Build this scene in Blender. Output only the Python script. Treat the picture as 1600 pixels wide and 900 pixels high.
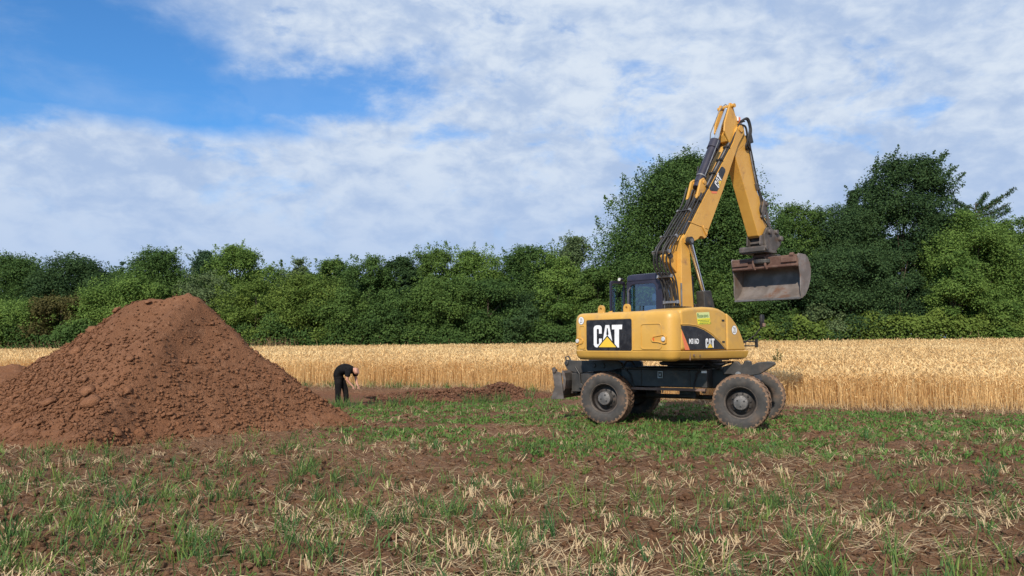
import bpy, math, random
import numpy as np
from mathutils import Vector, Matrix

# ---------------------------------------------------------------- camera, sky, sun, exposure
for o in list(bpy.data.objects):
    bpy.data.objects.remove(o)
scene = bpy.context.scene
COL = scene.collection
R = math.radians
EYE = 1.55
cam_data = bpy.data.cameras.new("camera")
cam = bpy.data.objects.new("camera", cam_data)
COL.objects.link(cam)
cam_data.sensor_width = 36.0
cam_data.lens = 27.0
cam_data.clip_start = 0.1
cam_data.clip_end = 3000.0
cam.location = (0, 0, EYE)
cam.rotation_euler = (R(90) + math.atan(90 / 1200), 0, 0)
scene.camera = cam

SUN_EL, SUN_AZ = R(35), R(17)                       # height, angle to the left of "straight behind the camera"
S = Vector((-math.sin(SUN_AZ) * math.cos(SUN_EL), -math.cos(SUN_AZ) * math.cos(SUN_EL), math.sin(SUN_EL)))
sd = bpy.data.lights.new("sun", 'SUN')
sd.energy = 4.4
sd.angle = R(1.2)
sd.color = (1.0, 0.90, 0.76)
sun = bpy.data.objects.new("sun", sd)
COL.objects.link(sun)
sun.rotation_euler = (-S).to_track_quat('-Z', 'Y').to_euler()
sun.location = (-20, -40, 40)

scene.view_settings.view_transform = 'Standard'
scene.view_settings.look = 'None'
scene.view_settings.exposure = 0.14
scene.view_settings.gamma = 1.0
scene.view_settings.use_curve_mapping = False


class NT:
    """small helper to wire nodes"""
    def __init__(self, tree):
        self.t = tree
        self.n = tree.nodes
        self.l = tree.links

    def new(self, typ, **kw):
        n = self.n.new(typ)
        for k, v in kw.items():
            setattr(n, k, v)
        return n

    def put(self, sock, v):
        if isinstance(v, bpy.types.NodeSocket):
            self.l.new(v, sock)
        elif v is not None:
            sock.default_value = v

    def math(self, op, a, b=None, c=None, clamp=False):
        n = self.new('ShaderNodeMath', operation=op)
        n.use_clamp = clamp
        self.put(n.inputs[0], a)
        if b is not None:
            self.put(n.inputs[1], b)
        if c is not None:
            self.put(n.inputs[2], c)
        return n.outputs[0]

    def smooth(self, v, lo, hi):
        n = self.new('ShaderNodeMapRange', interpolation_type='SMOOTHSTEP')
        self.put(n.inputs[0], v)
        self.put(n.inputs[1], lo)
        self.put(n.inputs[2], hi)
        n.inputs[3].default_value = 0
        n.inputs[4].default_value = 1
        return n.outputs[0]

    def noise(self, vec, scale, detail=4, rough=0.55, dist=0.0):
        n = self.new('ShaderNodeTexNoise')
        if vec is not None:
            self.l.new(vec, n.inputs['Vector'])
        n.inputs['Scale'].default_value = scale
        n.inputs['Detail'].default_value = detail
        n.inputs['Roughness'].default_value = rough
        n.inputs['Distortion'].default_value = dist
        return n.outputs[0]

    def mix(self, fac, a, b):
        n = self.new('ShaderNodeMix', data_type='RGBA')
        self.put(n.inputs[0], fac)
        for s, v in ((n.inputs[6], a), (n.inputs[7], b)):
            if isinstance(v, (tuple, list)) and len(v) == 3:
                v = (*v, 1)
            self.put(s, v)
        return n.outputs[2]


world = bpy.data.worlds.new("World")
scene.world = world
world.use_nodes = True
w = NT(world.node_tree)
w.n.clear()
wout = w.new('ShaderNodeOutputWorld')
bg = w.new('ShaderNodeBackground')
bg.inputs[1].default_value = 0.14
w.l.new(bg.outputs[0], wout.inputs[0])
sky = w.new('ShaderNodeTexSky', sky_type='NISHITA')
sky.sun_disc = False
sky.sun_elevation = SUN_EL
sky.sun_rotation = R(180) + SUN_AZ
sky.air_density = 1.0
sky.dust_density = 0.6
sky.ozone_density = 2.0
tc = w.new('ShaderNodeTexCoord')
sx = w.new('ShaderNodeSeparateXYZ')
w.l.new(tc.outputs['Generated'], sx.inputs[0])
zz = w.math('MAXIMUM', sx.outputs[2], 0.035)
u = w.math('DIVIDE', sx.outputs[0], zz)
v = w.math('DIVIDE', sx.outputs[1], zz)
uv = w.new('ShaderNodeCombineXYZ')
w.l.new(u, uv.inputs[0]); w.l.new(v, uv.inputs[1])
P2 = uv.outputs[0]
mp = w.new('ShaderNodeMapping')
mp.inputs['Scale'].default_value = (1.0, 1.0, 1.8)
w.l.new(tc.outputs['Generated'], mp.inputs[0])
P3 = mp.outputs[0]
edge_n = w.math('SUBTRACT', w.noise(P3, 7.0, 8, 0.62, 0.3), 0.5)
fine_n = w.math('SUBTRACT', w.noise(P3, 22.0, 6, 0.6, 0.2), 0.5)
# the clear blue window of the cloud deck
d1 = w.math('SUBTRACT', -0.90, u)
vl = w.math('ADD', 3.66, w.math('MULTIPLY', w.math('MINIMUM', w.math('ADD', u, 1.45), 0.0), 0.55))
d2 = w.math('SUBTRACT', vl, v)
clear = w.math('MINIMUM', d1, d2)
clear = w.math('ADD', clear, w.math('MULTIPLY', edge_n, 0.55))
clear = w.math('ADD', clear, w.math('MULTIPLY', fine_n, 0.25))
clear = w.smooth(clear, -0.20, 0.34)
# half-veiled tongue of blue reaching into the deck
e1 = w.math('SUBTRACT', -0.36, u)
e2 = w.math('SUBTRACT', 0.46, w.math('ABSOLUTE', w.math('SUBTRACT', v, 3.02)))
tong = w.math('ADD', w.math('MINIMUM', e1, e2), w.math('MULTIPLY', edge_n, 1.1))
tong = w.math('ADD', tong, w.math('MULTIPLY', fine_n, 0.5))
tong = w.math('MULTIPLY', w.smooth(tong, -0.15, 0.35), 0.92)
gap = w.math('MAXIMUM', clear, tong)
# small broken gaps of the deck
cells = w.noise(P3, 10.0, 7, 0.6, 0.3)
small = w.math('MULTIPLY', w.smooth(cells, 0.47, 0.27), w.math('MULTIPLY', 0.6, w.smooth(sx.outputs[2], 0.10, 0.26)))
cover = w.math('SUBTRACT', 1.0, w.math('MAXIMUM', gap, small))
veil = w.math('MULTIPLY', w.smooth(w.noise(P3, 5.0, 6, 0.6, 0.5), 0.45, 0.75), 0.20)
cover = w.math('MAXIMUM', cover, veil)
# cloud colour: light tops, bluish folds, lavender toward the horizon
fold = w.noise(P3, 5.5, 7, 0.58, 0.4)
fold2 = w.noise(P3, 24.0, 6, 0.58, 0.3)
lightness = w.smooth(w.math('ADD', w.math('MULTIPLY', fold, 0.52), w.math('MULTIPLY', fold2, 0.48)), 0.36, 0.62)
cl_hi = w.mix(lightness, (2.75, 3.55, 5.0), (4.55, 5.1, 5.85))
low = w.smooth(sx.outputs[2], 0.30, 0.06)
cl = w.mix(w.math("MULTIPLY", low, 0.68), cl_hi, (2.55, 3.50, 5.25))
blue = w.mix(1.0, sky.outputs[0], (1, 1, 1))
bn = w.new('ShaderNodeMix', data_type='RGBA', blend_type='MULTIPLY')
bn.inputs[0].default_value = 1.0
w.l.new(sky.outputs[0], bn.inputs[6])
bn.inputs[7].default_value = (0.37, 0.74, 1.07, 1)
w.l.new(w.mix(cover, bn.outputs[2], cl), bg.inputs[0])

# ---------------------------------------------------------------- numpy helpers
rng = np.random.default_rng(7)
random.seed(7)


def _h(ix, iy, seed):
    x = (ix.astype(np.int64) * 374761393 + iy.astype(np.int64) * 668265263 + seed * 144665) & 0xffffffff
    x = ((x ^ (x >> 13)) * 1274126177) & 0xffffffff
    return ((x ^ (x >> 16)) & 0xffff) / 65535.0


def vnoise(x, y, seed=0):
    ix, iy = np.floor(x), np.floor(y)
    fx, fy = x - ix, y - iy
    fx, fy = fx * fx * (3 - 2 * fx), fy * fy * (3 - 2 * fy)
    a, b = _h(ix, iy, seed), _h(ix + 1, iy, seed)
    c, d = _h(ix, iy + 1, seed), _h(ix + 1, iy + 1, seed)
    return (a + (b - a) * fx) * (1 - fy) + (c + (d - c) * fx) * fy


def fbm(x, y, seed=0, octs=4, gain=0.5):
    s, a, t = 0, 1.0, 0
    for i in range(octs):
        s = s + a * vnoise(x * 2 ** i + 17.3 * i, y * 2 ** i + 9.1 * i, seed + i)
        t += a
        a *= gain
    return s / t


def sstep(t, a, b):
    t = np.clip((t - a) / (b - a), 0, 1)
    return t * t * (3 - 2 * t)


# the outline of the standing barley, seen from above
EX = np.array([-90, -30, -9.4, -2.4, 0.65, 4.2, 7.0, 9.3, 12.1, 20, 40, 90.])
EY = np.array([46, 33, 27.6, 27.0, 25.4, 22.4, 19.7, 18.8, 18.3, 17.5, 16.5, 15.])


def edge_y(x):
    return np.interp(x, EX, EY)


def pit_mask(x, y):
    wob = (fbm(x * 0.9, y * 0.9, 31, 3) - 0.5) * 1.2
    front = np.interp(x, [-9, -4.6, -4.0, -1.6, 0.2, 1.0], [18.6, 18.9, 19.3, 20.8, 22.2, 23.5])
    back = edge_y(x) - 1.6
    d = np.minimum(np.minimum(y - front, back - y), np.minimum(x + 7.5, 0.9 - x)) + wob * 0.5
    return sstep(d, 0.0, 0.45)


def base_z(x, y):
    far = np.clip((y - 21.0) / 37.0, 0, 1.25)
    rise = np.clip(0.86 + 0.0115 * np.clip(x, -60, 60), 0.2, 2.0)
    return far * rise


def ground_z(x, y):
    z = base_z(x, y)
    near = sstep(y, 26, 16) * sstep(y, 0, 3)
    lump = (fbm(x * 1.1, y * 1.1, 3, 3) - 0.5) * 0.10
    clod = np.abs(fbm(x * 4.5, y * 4.5, 11, 3) - 0.5) * 0.17 + (fbm(x * 13, y * 13, 19, 2) - 0.5) * 0.05
    pit = pit_mask(x, y)
    return z + near * (lump + clod * (1 - 0.35 * pit)) - 0.14 * pit


def mesh_np(name, verts, faces, mats, parent=None, tint=None, smooth=False, mat_idx=None):
    """one object from numpy arrays; faces is (N,3) or (N,4)"""
    me = bpy.data.meshes.new(name)
    verts = np.asarray(verts, dtype=np.float32)
    faces = np.asarray(faces, dtype=np.int32)
    n, k = faces.shape
    me.vertices.add(len(verts))
    me.vertices.foreach_set('co', verts.ravel())
    me.loops.add(n * k)
    me.loops.foreach_set('vertex_index', faces.ravel())
    me.polygons.add(n)
    me.polygons.foreach_set('loop_start', np.arange(0, n * k, k, dtype=np.int32))
    if smooth:
        me.polygons.foreach_set('use_smooth', np.ones(n, dtype=bool))
    if mat_idx is not None:
        me.polygons.foreach_set('material_index', np.asarray(mat_idx, dtype=np.int32))
    me.update(calc_edges=True)
    if tint is not None:
        at = me.attributes.new('tint', 'FLOAT', 'POINT')
        at.data.foreach_set('value', np.asarray(tint, dtype=np.float32))
    for m in (mats if isinstance(mats, (list, tuple)) else [mats]):
        me.materials.append(m)
    o = bpy.data.objects.new(name, me)
    COL.objects.link(o)
    if parent:
        o.parent = parent
    return o


def tag(o, label=None, cat=None, group=None, kind=None):
    if label:
        o['label'] = label
    if cat:
        o['category'] = cat
    if group:
        o['group'] = group
    if kind:
        o['kind'] = kind
    return o


def empty(name, loc):
    o = bpy.data.objects.new(name, None)
    o.location = loc
    o.empty_display_size = 0.3
    COL.objects.link(o)
    return o


class MB:
    """collects shapes of one part"""
    def __init__(self):
        self.v, self.f, self.m = [], [], []

    def add(self, vs, fs, mi=0):
        b = len(self.v)
        self.v += [tuple(p) for p in vs]
        self.f += [[b + i for i in q] for q in fs]
        self.m += [mi] * len(fs)
        return self

    def box(self, c, s, mi=0, rot=None):
        vs = [Vector((x * s[0] / 2, y * s[1] / 2, z * s[2] / 2)) for x in (-1, 1) for y in (-1, 1) for z in (-1, 1)]
        if rot is not None:
            vs = [rot @ p for p in vs]
        vs = [p + Vector(c) for p in vs]
        return self.add(vs, [(0, 1, 3, 2), (4, 6, 7, 5), (0, 4, 5, 1), (2, 3, 7, 6), (0, 2, 6, 4), (1, 5, 7, 3)], mi)

    def prism(self, poly, a0, a1, axis='y', mi=0):
        """polygon extruded along an axis: 'y' takes (x, z) points, 'x' takes (y, z), 'z' takes (x, y)"""
        area = sum(poly[i][0] * poly[(i + 1) % len(poly)][1] - poly[(i + 1) % len(poly)][0] * poly[i][1] for i in range(len(poly)))
        if area < 0:
            poly = poly[::-1]
        n = len(poly)
        mk = {'y': lambda p, a: (p[0], a, p[1]), 'x': lambda p, a: (a, p[0], p[1]), 'z': lambda p, a: (p[0], p[1], a)}[axis]
        vs = [mk(p, a0) for p in poly] + [mk(p, a1) for p in poly]
        fs = [tuple(range(n)), tuple(range(2 * n - 1, n - 1, -1))]
        fs += [(i, i + n, (i + 1) % n + n, (i + 1) % n) for i in range(n)]
        if axis != 'y':
            fs = [q[::-1] for q in fs]
        return self.add(vs, fs, mi)

    def tube(self, pts, r, n=8, mi=0, caps=True):
        pts = [Vector(p) for p in pts]
        rs = r if isinstance(r, (list, tuple)) else [r] * len(pts)
        prev = None
        vs, fs = [], []
        for i, p in enumerate(pts):
            t = (pts[min(i + 1, len(pts) - 1)] - pts[max(i - 1, 0)]).normalized()
            if prev is None:
                ref = Vector((0, 0, 1)) if abs(t.z) < 0.9 else Vector((1, 0, 0))
                a = t.cross(ref).normalized()
            else:
                a = (prev - t * prev.dot(t)).normalized()
            prev = a
            b = t.cross(a)
            for k in range(n):
                q = 2 * math.pi * k / n
                vs.append(p + (a * math.cos(q) + b * math.sin(q)) * rs[i])
        for i in range(len(pts) - 1):
            for k in range(n):
                fs.append((i * n + k, i * n + (k + 1) % n, (i + 1) * n + (k + 1) % n, (i + 1) * n + k))
        if caps:
            fs.append(tuple(range(n - 1, -1, -1)))
            fs.append(tuple((len(pts) - 1) * n + k for k in range(n)))
        return self.add(vs, fs, mi)

    def cyl(self, a, b, r, n=20, mi=0):
        return self.tube([a, b], r, n, mi)

    def lathe(self, prof, n=40, c=(0, 0, 0), mi=0, closed=False):
        """profile of (radius, y) turned round the y axis"""
        vs, fs = [], []
        for r, y in prof:
            for k in range(n):
                q = 2 * math.pi * k / n
                vs.append((c[0] + r * math.cos(q), c[1] + y, c[2] + r * math.sin(q)))
        m = len(prof)
        for i in range(m if closed else m - 1):
            j = (i + 1) % m
            for k in range(n):
                fs.append((i * n + k, i * n + (k + 1) % n, j * n + (k + 1) % n, j * n + k))
        return self.add(vs, fs, mi)

    def loft(self, rings, mi=0, caps=True):
        n = len(rings[0])
        vs = [p for r in rings for p in r]
        fs = []
        for i in range(len(rings) - 1):
            for k in range(n):
                fs.append((i * n + k, i * n + (k + 1) % n, (i + 1) * n + (k + 1) % n, (i + 1) * n + k))
        if caps:
            fs.append(tuple(range(n - 1, -1, -1)))
            fs.append(tuple((len(rings) - 1) * n + k for k in range(n)))
        return self.add(vs, fs, mi)

    def ringplate(self, o, uu, vv, outer, inner, ro, ri, th, mi=0, n=6):
        """a flat frame: outer and inner are (u0, v0, u1, v1); th is a vector for the thickness"""
        o, uu, vv, th = Vector(o), Vector(uu), Vector(vv), Vector(th)
        A = [o + uu * a + vv * b for a, b in rrect(outer, ro, n)]
        B = [o + uu * a + vv * b for a, b in rrect(inner, ri, n)]
        k = len(A)
        vs = A + B + [p + th for p in A] + [p + th for p in B]
        fs = []
        for i in range(k):
            j = (i + 1) % k
            fs += [(i, j, k + j, k + i), (2 * k + i, 3 * k + i, 3 * k + j, 2 * k + j),
                   (i, 2 * k + i, 2 * k + j, j), (k + i, k + j, 3 * k + j, 3 * k + i)]
        return self.add(vs, fs, mi)

    def build(self, name, mats, parent=None, rotz=0.0, bevel=0.0, smooth=False, loc=(0, 0, 0), seg=2):
        me = bpy.data.meshes.new(name)
        me.from_pydata(self.v, [], self.f)
        me.update()
        import bmesh
        bm = bmesh.new(); bm.from_mesh(me)
        bmesh.ops.recalc_face_normals(bm, faces=bm.faces)
        bm.to_mesh(me); bm.free()
        mats = mats if isinstance(mats, (list, tuple)) else [mats]
        for m in mats:
            me.materials.append(m)
        if len(mats) > 1:
            me.polygons.foreach_set('material_index', self.m)
        if smooth:
            me.polygons.foreach_set('use_smooth', [True] * len(me.polygons))
            me.set_sharp_from_angle(angle=R(40))
        o = bpy.data.objects.new(name, me)
        COL.objects.link(o)
        o.parent = parent
        o.rotation_euler = (0, 0, rotz)
        o.location = loc
        if bevel:
            b = o.modifiers.new('bevel', 'BEVEL')
            b.width = bevel
            b.segments = seg
            b.limit_method = 'ANGLE'
            b.angle_limit = R(35)
        return o


def rrect(r, rad, n=6):
    """rounded rectangle as a loop of points"""
    u0, v0, u1, v1 = r
    out = []
    for cu, cv, a0 in ((u1 - rad, v1 - rad, 0), (u0 + rad, v1 - rad, 90), (u0 + rad, v0 + rad, 180), (u1 - rad, v0 + rad, 270)):
        for i in range(n):
            a = R(a0 + 90 * i / (n - 1))
            out.append((cu + rad * math.cos(a), cv + rad * math.sin(a)))
    return out


# ---------------------------------------------------------------- materials
MATS = {}


def mat(name, col, col2=None, scale=3.0, rough=0.6, metal=0.0, bump=0.0, bscale=30.0, detail=6, lo=0.4, hi=0.65,
        spec=0.5, coat=0.0, dust=None, dust_lo=0.5, dust_hi=0.75, dust_scale=1.5):
    m = bpy.data.materials.new(name)
    m.use_nodes = True
    t = NT(m.node_tree)
    b = m.node_tree.nodes['Principled BSDF']
    co = t.new('ShaderNodeTexCoord').outputs['Object']
    c = (*col, 1)
    if col2 is not None:
        c = t.mix(t.smooth(t.noise(co, scale, detail, 0.6, 0.2), lo, hi), col, col2)
    if dust is not None:
        c = t.mix(t.smooth(t.noise(co, dust_scale, 8, 0.65, 0.3), dust_lo, dust_hi), c, dust)
    t.put(b.inputs['Base Color'], c)
    rn = t.noise(co, scale * 2.3, 4)
    rr = t.new('ShaderNodeMapRange')
    t.l.new(rn, rr.inputs[0])
    rr.inputs[3].default_value = max(0.05, rough - 0.12)
    rr.inputs[4].default_value = min(1, rough + 0.12)
    t.l.new(rr.outputs[0], b.inputs['Roughness'])
    b.inputs['Metallic'].default_value = metal
    b.inputs['Specular IOR Level'].default_value = spec
    b.inputs['Coat Weight'].default_value = coat
    if bump:
        bn_ = t.new('ShaderNodeBump')
        bn_.inputs['Strength'].default_value = bump
        bn_.inputs['Distance'].default_value = 0.02
        t.l.new(t.noise(co, bscale, 6, 0.6), bn_.inputs['Height'])
        t.l.new(bn_.outputs[0], b.inputs['Normal'])
    MATS[name] = m
    return m


def soil_mat(name, a, b_, c_, big=0.6, bump=0.6, dist=0.05, grain=18.0):
    m = bpy.data.materials.new(name)
    m.use_nodes = True
    t = NT(m.node_tree)
    b = m.node_tree.nodes['Principled BSDF']
    co = t.new('ShaderNodeTexCoord').outputs['Object']
    c = t.mix(t.smooth(t.noise(co, big, 6, 0.6, 0.4), 0.38, 0.66), a, b_)
    c = t.mix(t.smooth(t.noise(co, 9.0, 6, 0.65, 0.2), 0.50, 0.72), c, c_)
    sb = t.new('ShaderNodeAttribute', attribute_name='subsoil')
    c = t.mix(t.math('MULTIPLY', sb.outputs['Fac'], 0.8), c, (0.165, 0.074, 0.040))
    at = t.new('ShaderNodeAttribute', attribute_name='tint')
    hs = t.new('ShaderNodeHueSaturation')
    t.l.new(c, hs.inputs['Color'])
    mr = t.new('ShaderNodeMapRange')
    t.l.new(at.outputs['Fac'], mr.inputs[0])
    mr.inputs[3].default_value = 0.86
    mr.inputs[4].default_value = 1.22
    t.l.new(mr.outputs[0], hs.inputs['Value'])
    t.l.new(hs.outputs[0], b.inputs['Base Color'])
    b.inputs['Roughness'].default_value = 0.95
    b.inputs['Specular IOR Level'].default_value = 0.15
    vor = t.new('ShaderNodeTexVoronoi', feature='SMOOTH_F1')
    t.l.new(co, vor.inputs['Vector'])
    vor.inputs['Scale'].default_value = grain
    hsum = t.math('ADD', t.math('MULTIPLY', vor.outputs[0], -0.7), t.math('MULTIPLY', t.noise(co, grain * 2.1, 6, 0.7), 0.9))
    bp = t.new('ShaderNodeBump')
    bp.inputs['Strength'].default_value = bump
    bp.inputs['Distance'].default_value = dist
    t.l.new(hsum, bp.inputs['Height'])
    t.l.new(bp.outputs[0], b.inputs['Normal'])
    MATS[name] = m
    return m


def plant_mat(name, a, b_, trans=0.25, rough=0.6, spec=0.25):
    """leaf or straw: colour runs from a to b_ with the per-blade tint"""
    m = bpy.data.materials.new(name)
    m.use_nodes = True
    t = NT(m.node_tree)
    b = m.node_tree.nodes['Principled BSDF']
    out = m.node_tree.nodes['Material Output']
    at = t.new('ShaderNodeAttribute', attribute_name='tint')
    c = t.mix(at.outputs['Fac'], a, b_)
    t.l.new(c, b.inputs['Base Color'])
    b.inputs['Roughness'].default_value = rough
    b.inputs['Specular IOR Level'].default_value = spec
    if trans > 0:
        tr = t.new('ShaderNodeBsdfTranslucent')
        t.l.new(c, tr.inputs[0])
        mx = t.new('ShaderNodeMixShader')
        mx.inputs[0].default_value = trans
        t.l.new(b.outputs[0], mx.inputs[1])
        t.l.new(tr.outputs[0], mx.inputs[2])
        t.l.new(mx.outputs[0], out.inputs[0])
    MATS[name] = m
    return m


soil_mat('field_soil', (0.172, 0.091, 0.050), (0.235, 0.130, 0.074), (0.295, 0.180, 0.110), 0.5, 0.9, 0.08)
soil_mat('heap_soil', (0.182, 0.084, 0.044), (0.213, 0.101, 0.054), (0.26, 0.134, 0.077), 0.45, 0.9, 0.03, 38.0)
soil_mat('bank_soil', (0.130, 0.063, 0.037), (0.17, 0.084, 0.049), (0.21, 0.115, 0.072), 0.8, 0.8, 0.05)
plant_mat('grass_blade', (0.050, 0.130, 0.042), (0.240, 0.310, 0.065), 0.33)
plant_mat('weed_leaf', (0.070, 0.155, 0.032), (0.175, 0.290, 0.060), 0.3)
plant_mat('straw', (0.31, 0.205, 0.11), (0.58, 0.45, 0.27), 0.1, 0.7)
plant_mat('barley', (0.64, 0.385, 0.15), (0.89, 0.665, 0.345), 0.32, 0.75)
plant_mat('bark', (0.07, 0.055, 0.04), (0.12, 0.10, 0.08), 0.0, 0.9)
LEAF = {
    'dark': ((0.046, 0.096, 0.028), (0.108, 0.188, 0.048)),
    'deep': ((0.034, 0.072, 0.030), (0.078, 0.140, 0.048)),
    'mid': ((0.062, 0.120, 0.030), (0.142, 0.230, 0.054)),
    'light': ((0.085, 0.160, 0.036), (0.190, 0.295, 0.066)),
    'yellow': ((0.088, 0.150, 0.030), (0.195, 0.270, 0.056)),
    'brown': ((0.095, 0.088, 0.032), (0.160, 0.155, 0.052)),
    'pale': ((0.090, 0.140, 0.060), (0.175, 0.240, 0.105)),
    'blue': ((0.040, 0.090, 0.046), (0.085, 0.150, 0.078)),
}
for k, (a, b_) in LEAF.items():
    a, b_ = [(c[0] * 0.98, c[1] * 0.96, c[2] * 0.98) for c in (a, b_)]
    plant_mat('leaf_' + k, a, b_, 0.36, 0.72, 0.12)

mat('yellow_paint', (0.56, 0.315, 0.062), (0.62, 0.360, 0.078), 1.4, 0.40, 0, 0.03, 9, dust=(0.36, 0.225, 0.095), dust_lo=0.47, dust_hi=0.82, dust_scale=2.8)
mat('boom_paint', (0.57, 0.300, 0.058), (0.62, 0.345, 0.074), 1.4, 0.42, 0, 0.03, 9, dust=(0.30, 0.15, 0.06), dust_lo=0.56, dust_hi=0.78, dust_scale=3.6)
mat('badge_black', (0.012, 0.012, 0.014), (0.03, 0.03, 0.032), 8, 0.3, dust=(0.16, 0.155, 0.15), dust_lo=0.66, dust_hi=0.8, dust_scale=5)
mat('white_vinyl', (0.82, 0.82, 0.83), (0.74, 0.74, 0.75), 6, 0.4)
mat('logo_yellow', (0.78, 0.52, 0.05), None, 3, 0.4)
mat('red_vinyl', (0.75, 0.19, 0.085), None, 3, 0.4)
mat('sticker_yellow', (0.78, 0.72, 0.05), (0.70, 0.62, 0.05), 5, 0.5)
mat('sticker_pale', (0.62, 0.70, 0.30), None, 5, 0.5)
mat('sticker_green', (0.06, 0.16, 0.05), None, 5, 0.5)
mat('black_steel', (0.024, 0.022, 0.021), (0.045, 0.041, 0.038), 4, 0.5, 0.0, 0.08, 30, dust=(0.11, 0.075, 0.052), dust_lo=0.52, dust_hi=0.80, dust_scale=3)
mat('cab_paint', (0.020, 0.019, 0.034), (0.032, 0.030, 0.05), 2, 0.42)
mat('hose_rubber', (0.012, 0.012, 0.013), (0.03, 0.028, 0.027), 10, 0.55)
mat('steel', (0.32, 0.32, 0.33), (0.22, 0.21, 0.2), 6, 0.4, 0.7)
mat('chrome', (0.75, 0.76, 0.78), None, 3, 0.16, 1.0)
mat('tool_steel', (0.085, 0.075, 0.068), (0.15, 0.13, 0.12), 5, 0.6, 0.35, 0.2, 25, dust=(0.13, 0.07, 0.045), dust_lo=0.5, dust_hi=0.75, dust_scale=4)
mat('bucket_steel', (0.165, 0.138, 0.122), (0.25, 0.218, 0.200), 2.6, 0.55, 0.3, 0.12, 18, dust=(0.19, 0.085, 0.045), dust_lo=0.54, dust_hi=0.74, dust_scale=2.0)
mat('bucket_rust', (0.115, 0.060, 0.045), (0.17, 0.10, 0.075), 4, 0.75, 0.1, 0.2, 25)
mat('tyre_rubber', (0.036, 0.034, 0.033), (0.066, 0.059, 0.054), 5, 0.8, 0, 0.1, 20, dust=(0.145, 0.092, 0.062), dust_lo=0.50, dust_hi=0.80, dust_scale=4)
mat('muddy_tread', (0.155, 0.092, 0.058), (0.265, 0.172, 0.112), 6, 0.95, 0, 0.5, 30, dust=(0.06, 0.05, 0.045), dust_lo=0.55, dust_hi=0.7, dust_scale=7)
mat('rim_paint', (0.022, 0.018, 0.017), (0.042, 0.034, 0.03), 8, 0.55, 0.0, 0.08, 30, dust=(0.14, 0.09, 0.065), dust_lo=0.56, dust_hi=0.8, dust_scale=9)
mat('flange_dust', (0.085, 0.072, 0.064), (0.15, 0.12, 0.10), 8, 0.7)
mat('hub_grey', (0.10, 0.098, 0.098), (0.17, 0.16, 0.155), 12, 0.55, 0.3)
mat('lamp_glass', (0.55, 0.54, 0.52), None, 3, 0.12)
mat('amber_glass', (0.65, 0.13, 0.03), None, 3, 0.2)
mat('seat_grey', (0.20, 0.21, 0.23), None, 3, 0.8)
mat('rail_brown', (0.17, 0.105, 0.08), (0.24, 0.155, 0.12), 6, 0.8)
mat('skin', (0.50, 0.26, 0.18), (0.44, 0.22, 0.15), 14, 0.5)
mat('shirt_black', (0.007, 0.007, 0.008), (0.013, 0.013, 0.014), 12, 0.9, 0, 0.3, 14, spec=0.12)
mat('trouser_black', (0.008, 0.008, 0.009), (0.017, 0.015, 0.015), 9, 0.9, 0, 0.4, 12, spec=0.12)
mat('boot', (0.03, 0.024, 0.02), (0.07, 0.045, 0.03), 12, 0.8)
mat('eye_white', (0.25, 0.22, 0.2), None, 4, 0.3)


def glass(name, tint, gloss):
    gm = bpy.data.materials.new(name)
    gm.use_nodes = True
    t = NT(gm.node_tree)
    t.n.remove(gm.node_tree.nodes['Principled BSDF'])
    tr = t.new('ShaderNodeBsdfTransparent'); tr.inputs[0].default_value = (*tint, 1)
    gl = t.new('ShaderNodeBsdfGlossy'); gl.inputs['Roughness'].default_value = 0.04
    gl.inputs['Color'].default_value = (0.75, 0.85, 1.0, 1)
    fr = t.new('ShaderNodeLayerWeight'); fr.inputs[0].default_value = 0.5
    refl = t.math('ADD', 0.045, t.math('MULTIPLY', 0.9, t.math('POWER', fr.outputs['Facing'], 5.0)))
    mx = t.new('ShaderNodeMixShader')
    t.l.new(t.math('MULTIPLY', refl, gloss, clamp=True), mx.inputs[0])
    t.l.new(tr.outputs[0], mx.inputs[1]); t.l.new(gl.outputs[0], mx.inputs[2])
    t.l.new(mx.outputs[0], gm.node_tree.nodes['Material Output'].inputs[0])
    MATS[name] = gm


glass('cab_glass', (0.62, 0.76, 0.86), 2.4)
glass('door_glass', (0.86, 0.92, 0.92), 1.6)
M = MATS

# ---------------------------------------------------------------- the ground, one sheet out to the horizon
def spaced(segs):
    out = []
    for a, b, s0, s1 in segs:
        x, n = a, 0
        while x < b - 1e-6:
            out.append(x)
            f = (x - a) / (b - a)
            x += s0 + (s1 - s0) * f
    out.append(segs[-1][1])
    return np.array(out)


half = spaced([(0, 4.5, 0.030, 0.035), (4.5, 11, 0.05, 0.08), (11, 25, 0.12, 0.9), (25, 120, 1.2, 20), (120, 900, 25, 150)])
gx = np.concatenate([-half[::-1], half[1:]])
gy = spaced([(-400, -30, 100, 40), (-30, 4.2, 8, 0.1), (4.2, 8, 0.032, 0.036), (8, 15, 0.045, 0.075), (15, 30, 0.09, 0.2), (30, 70, 0.4, 3), (70, 1500, 5, 220)])
XX, YY = np.meshgrid(gx, gy)
ZZ = ground_z(XX, YY)
nv, nu = XX.shape
idx = np.arange(nu * nv).reshape(nv, nu)
q = np.stack([idx[:-1, :-1], idx[:-1, 1:], idx[1:, 1:], idx[1:, :-1]], -1).reshape(-1, 4)
tintg = np.clip(0.35 + 0.5 * (fbm(XX * 0.35, YY * 0.35, 77, 4) - 0.5) + 0.35 * pit_mask(XX, YY), 0, 1)
g = mesh_np('ground', np.stack([XX, YY, ZZ], -1).reshape(-1, 3), q, M['field_soil'], tint=tintg.ravel(), smooth=True)
at_ = g.data.attributes.new('subsoil', 'FLOAT', 'POINT')
at_.data.foreach_set('value', pit_mask(XX, YY).ravel().astype(np.float32))
tag(g, kind='structure')

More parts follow.
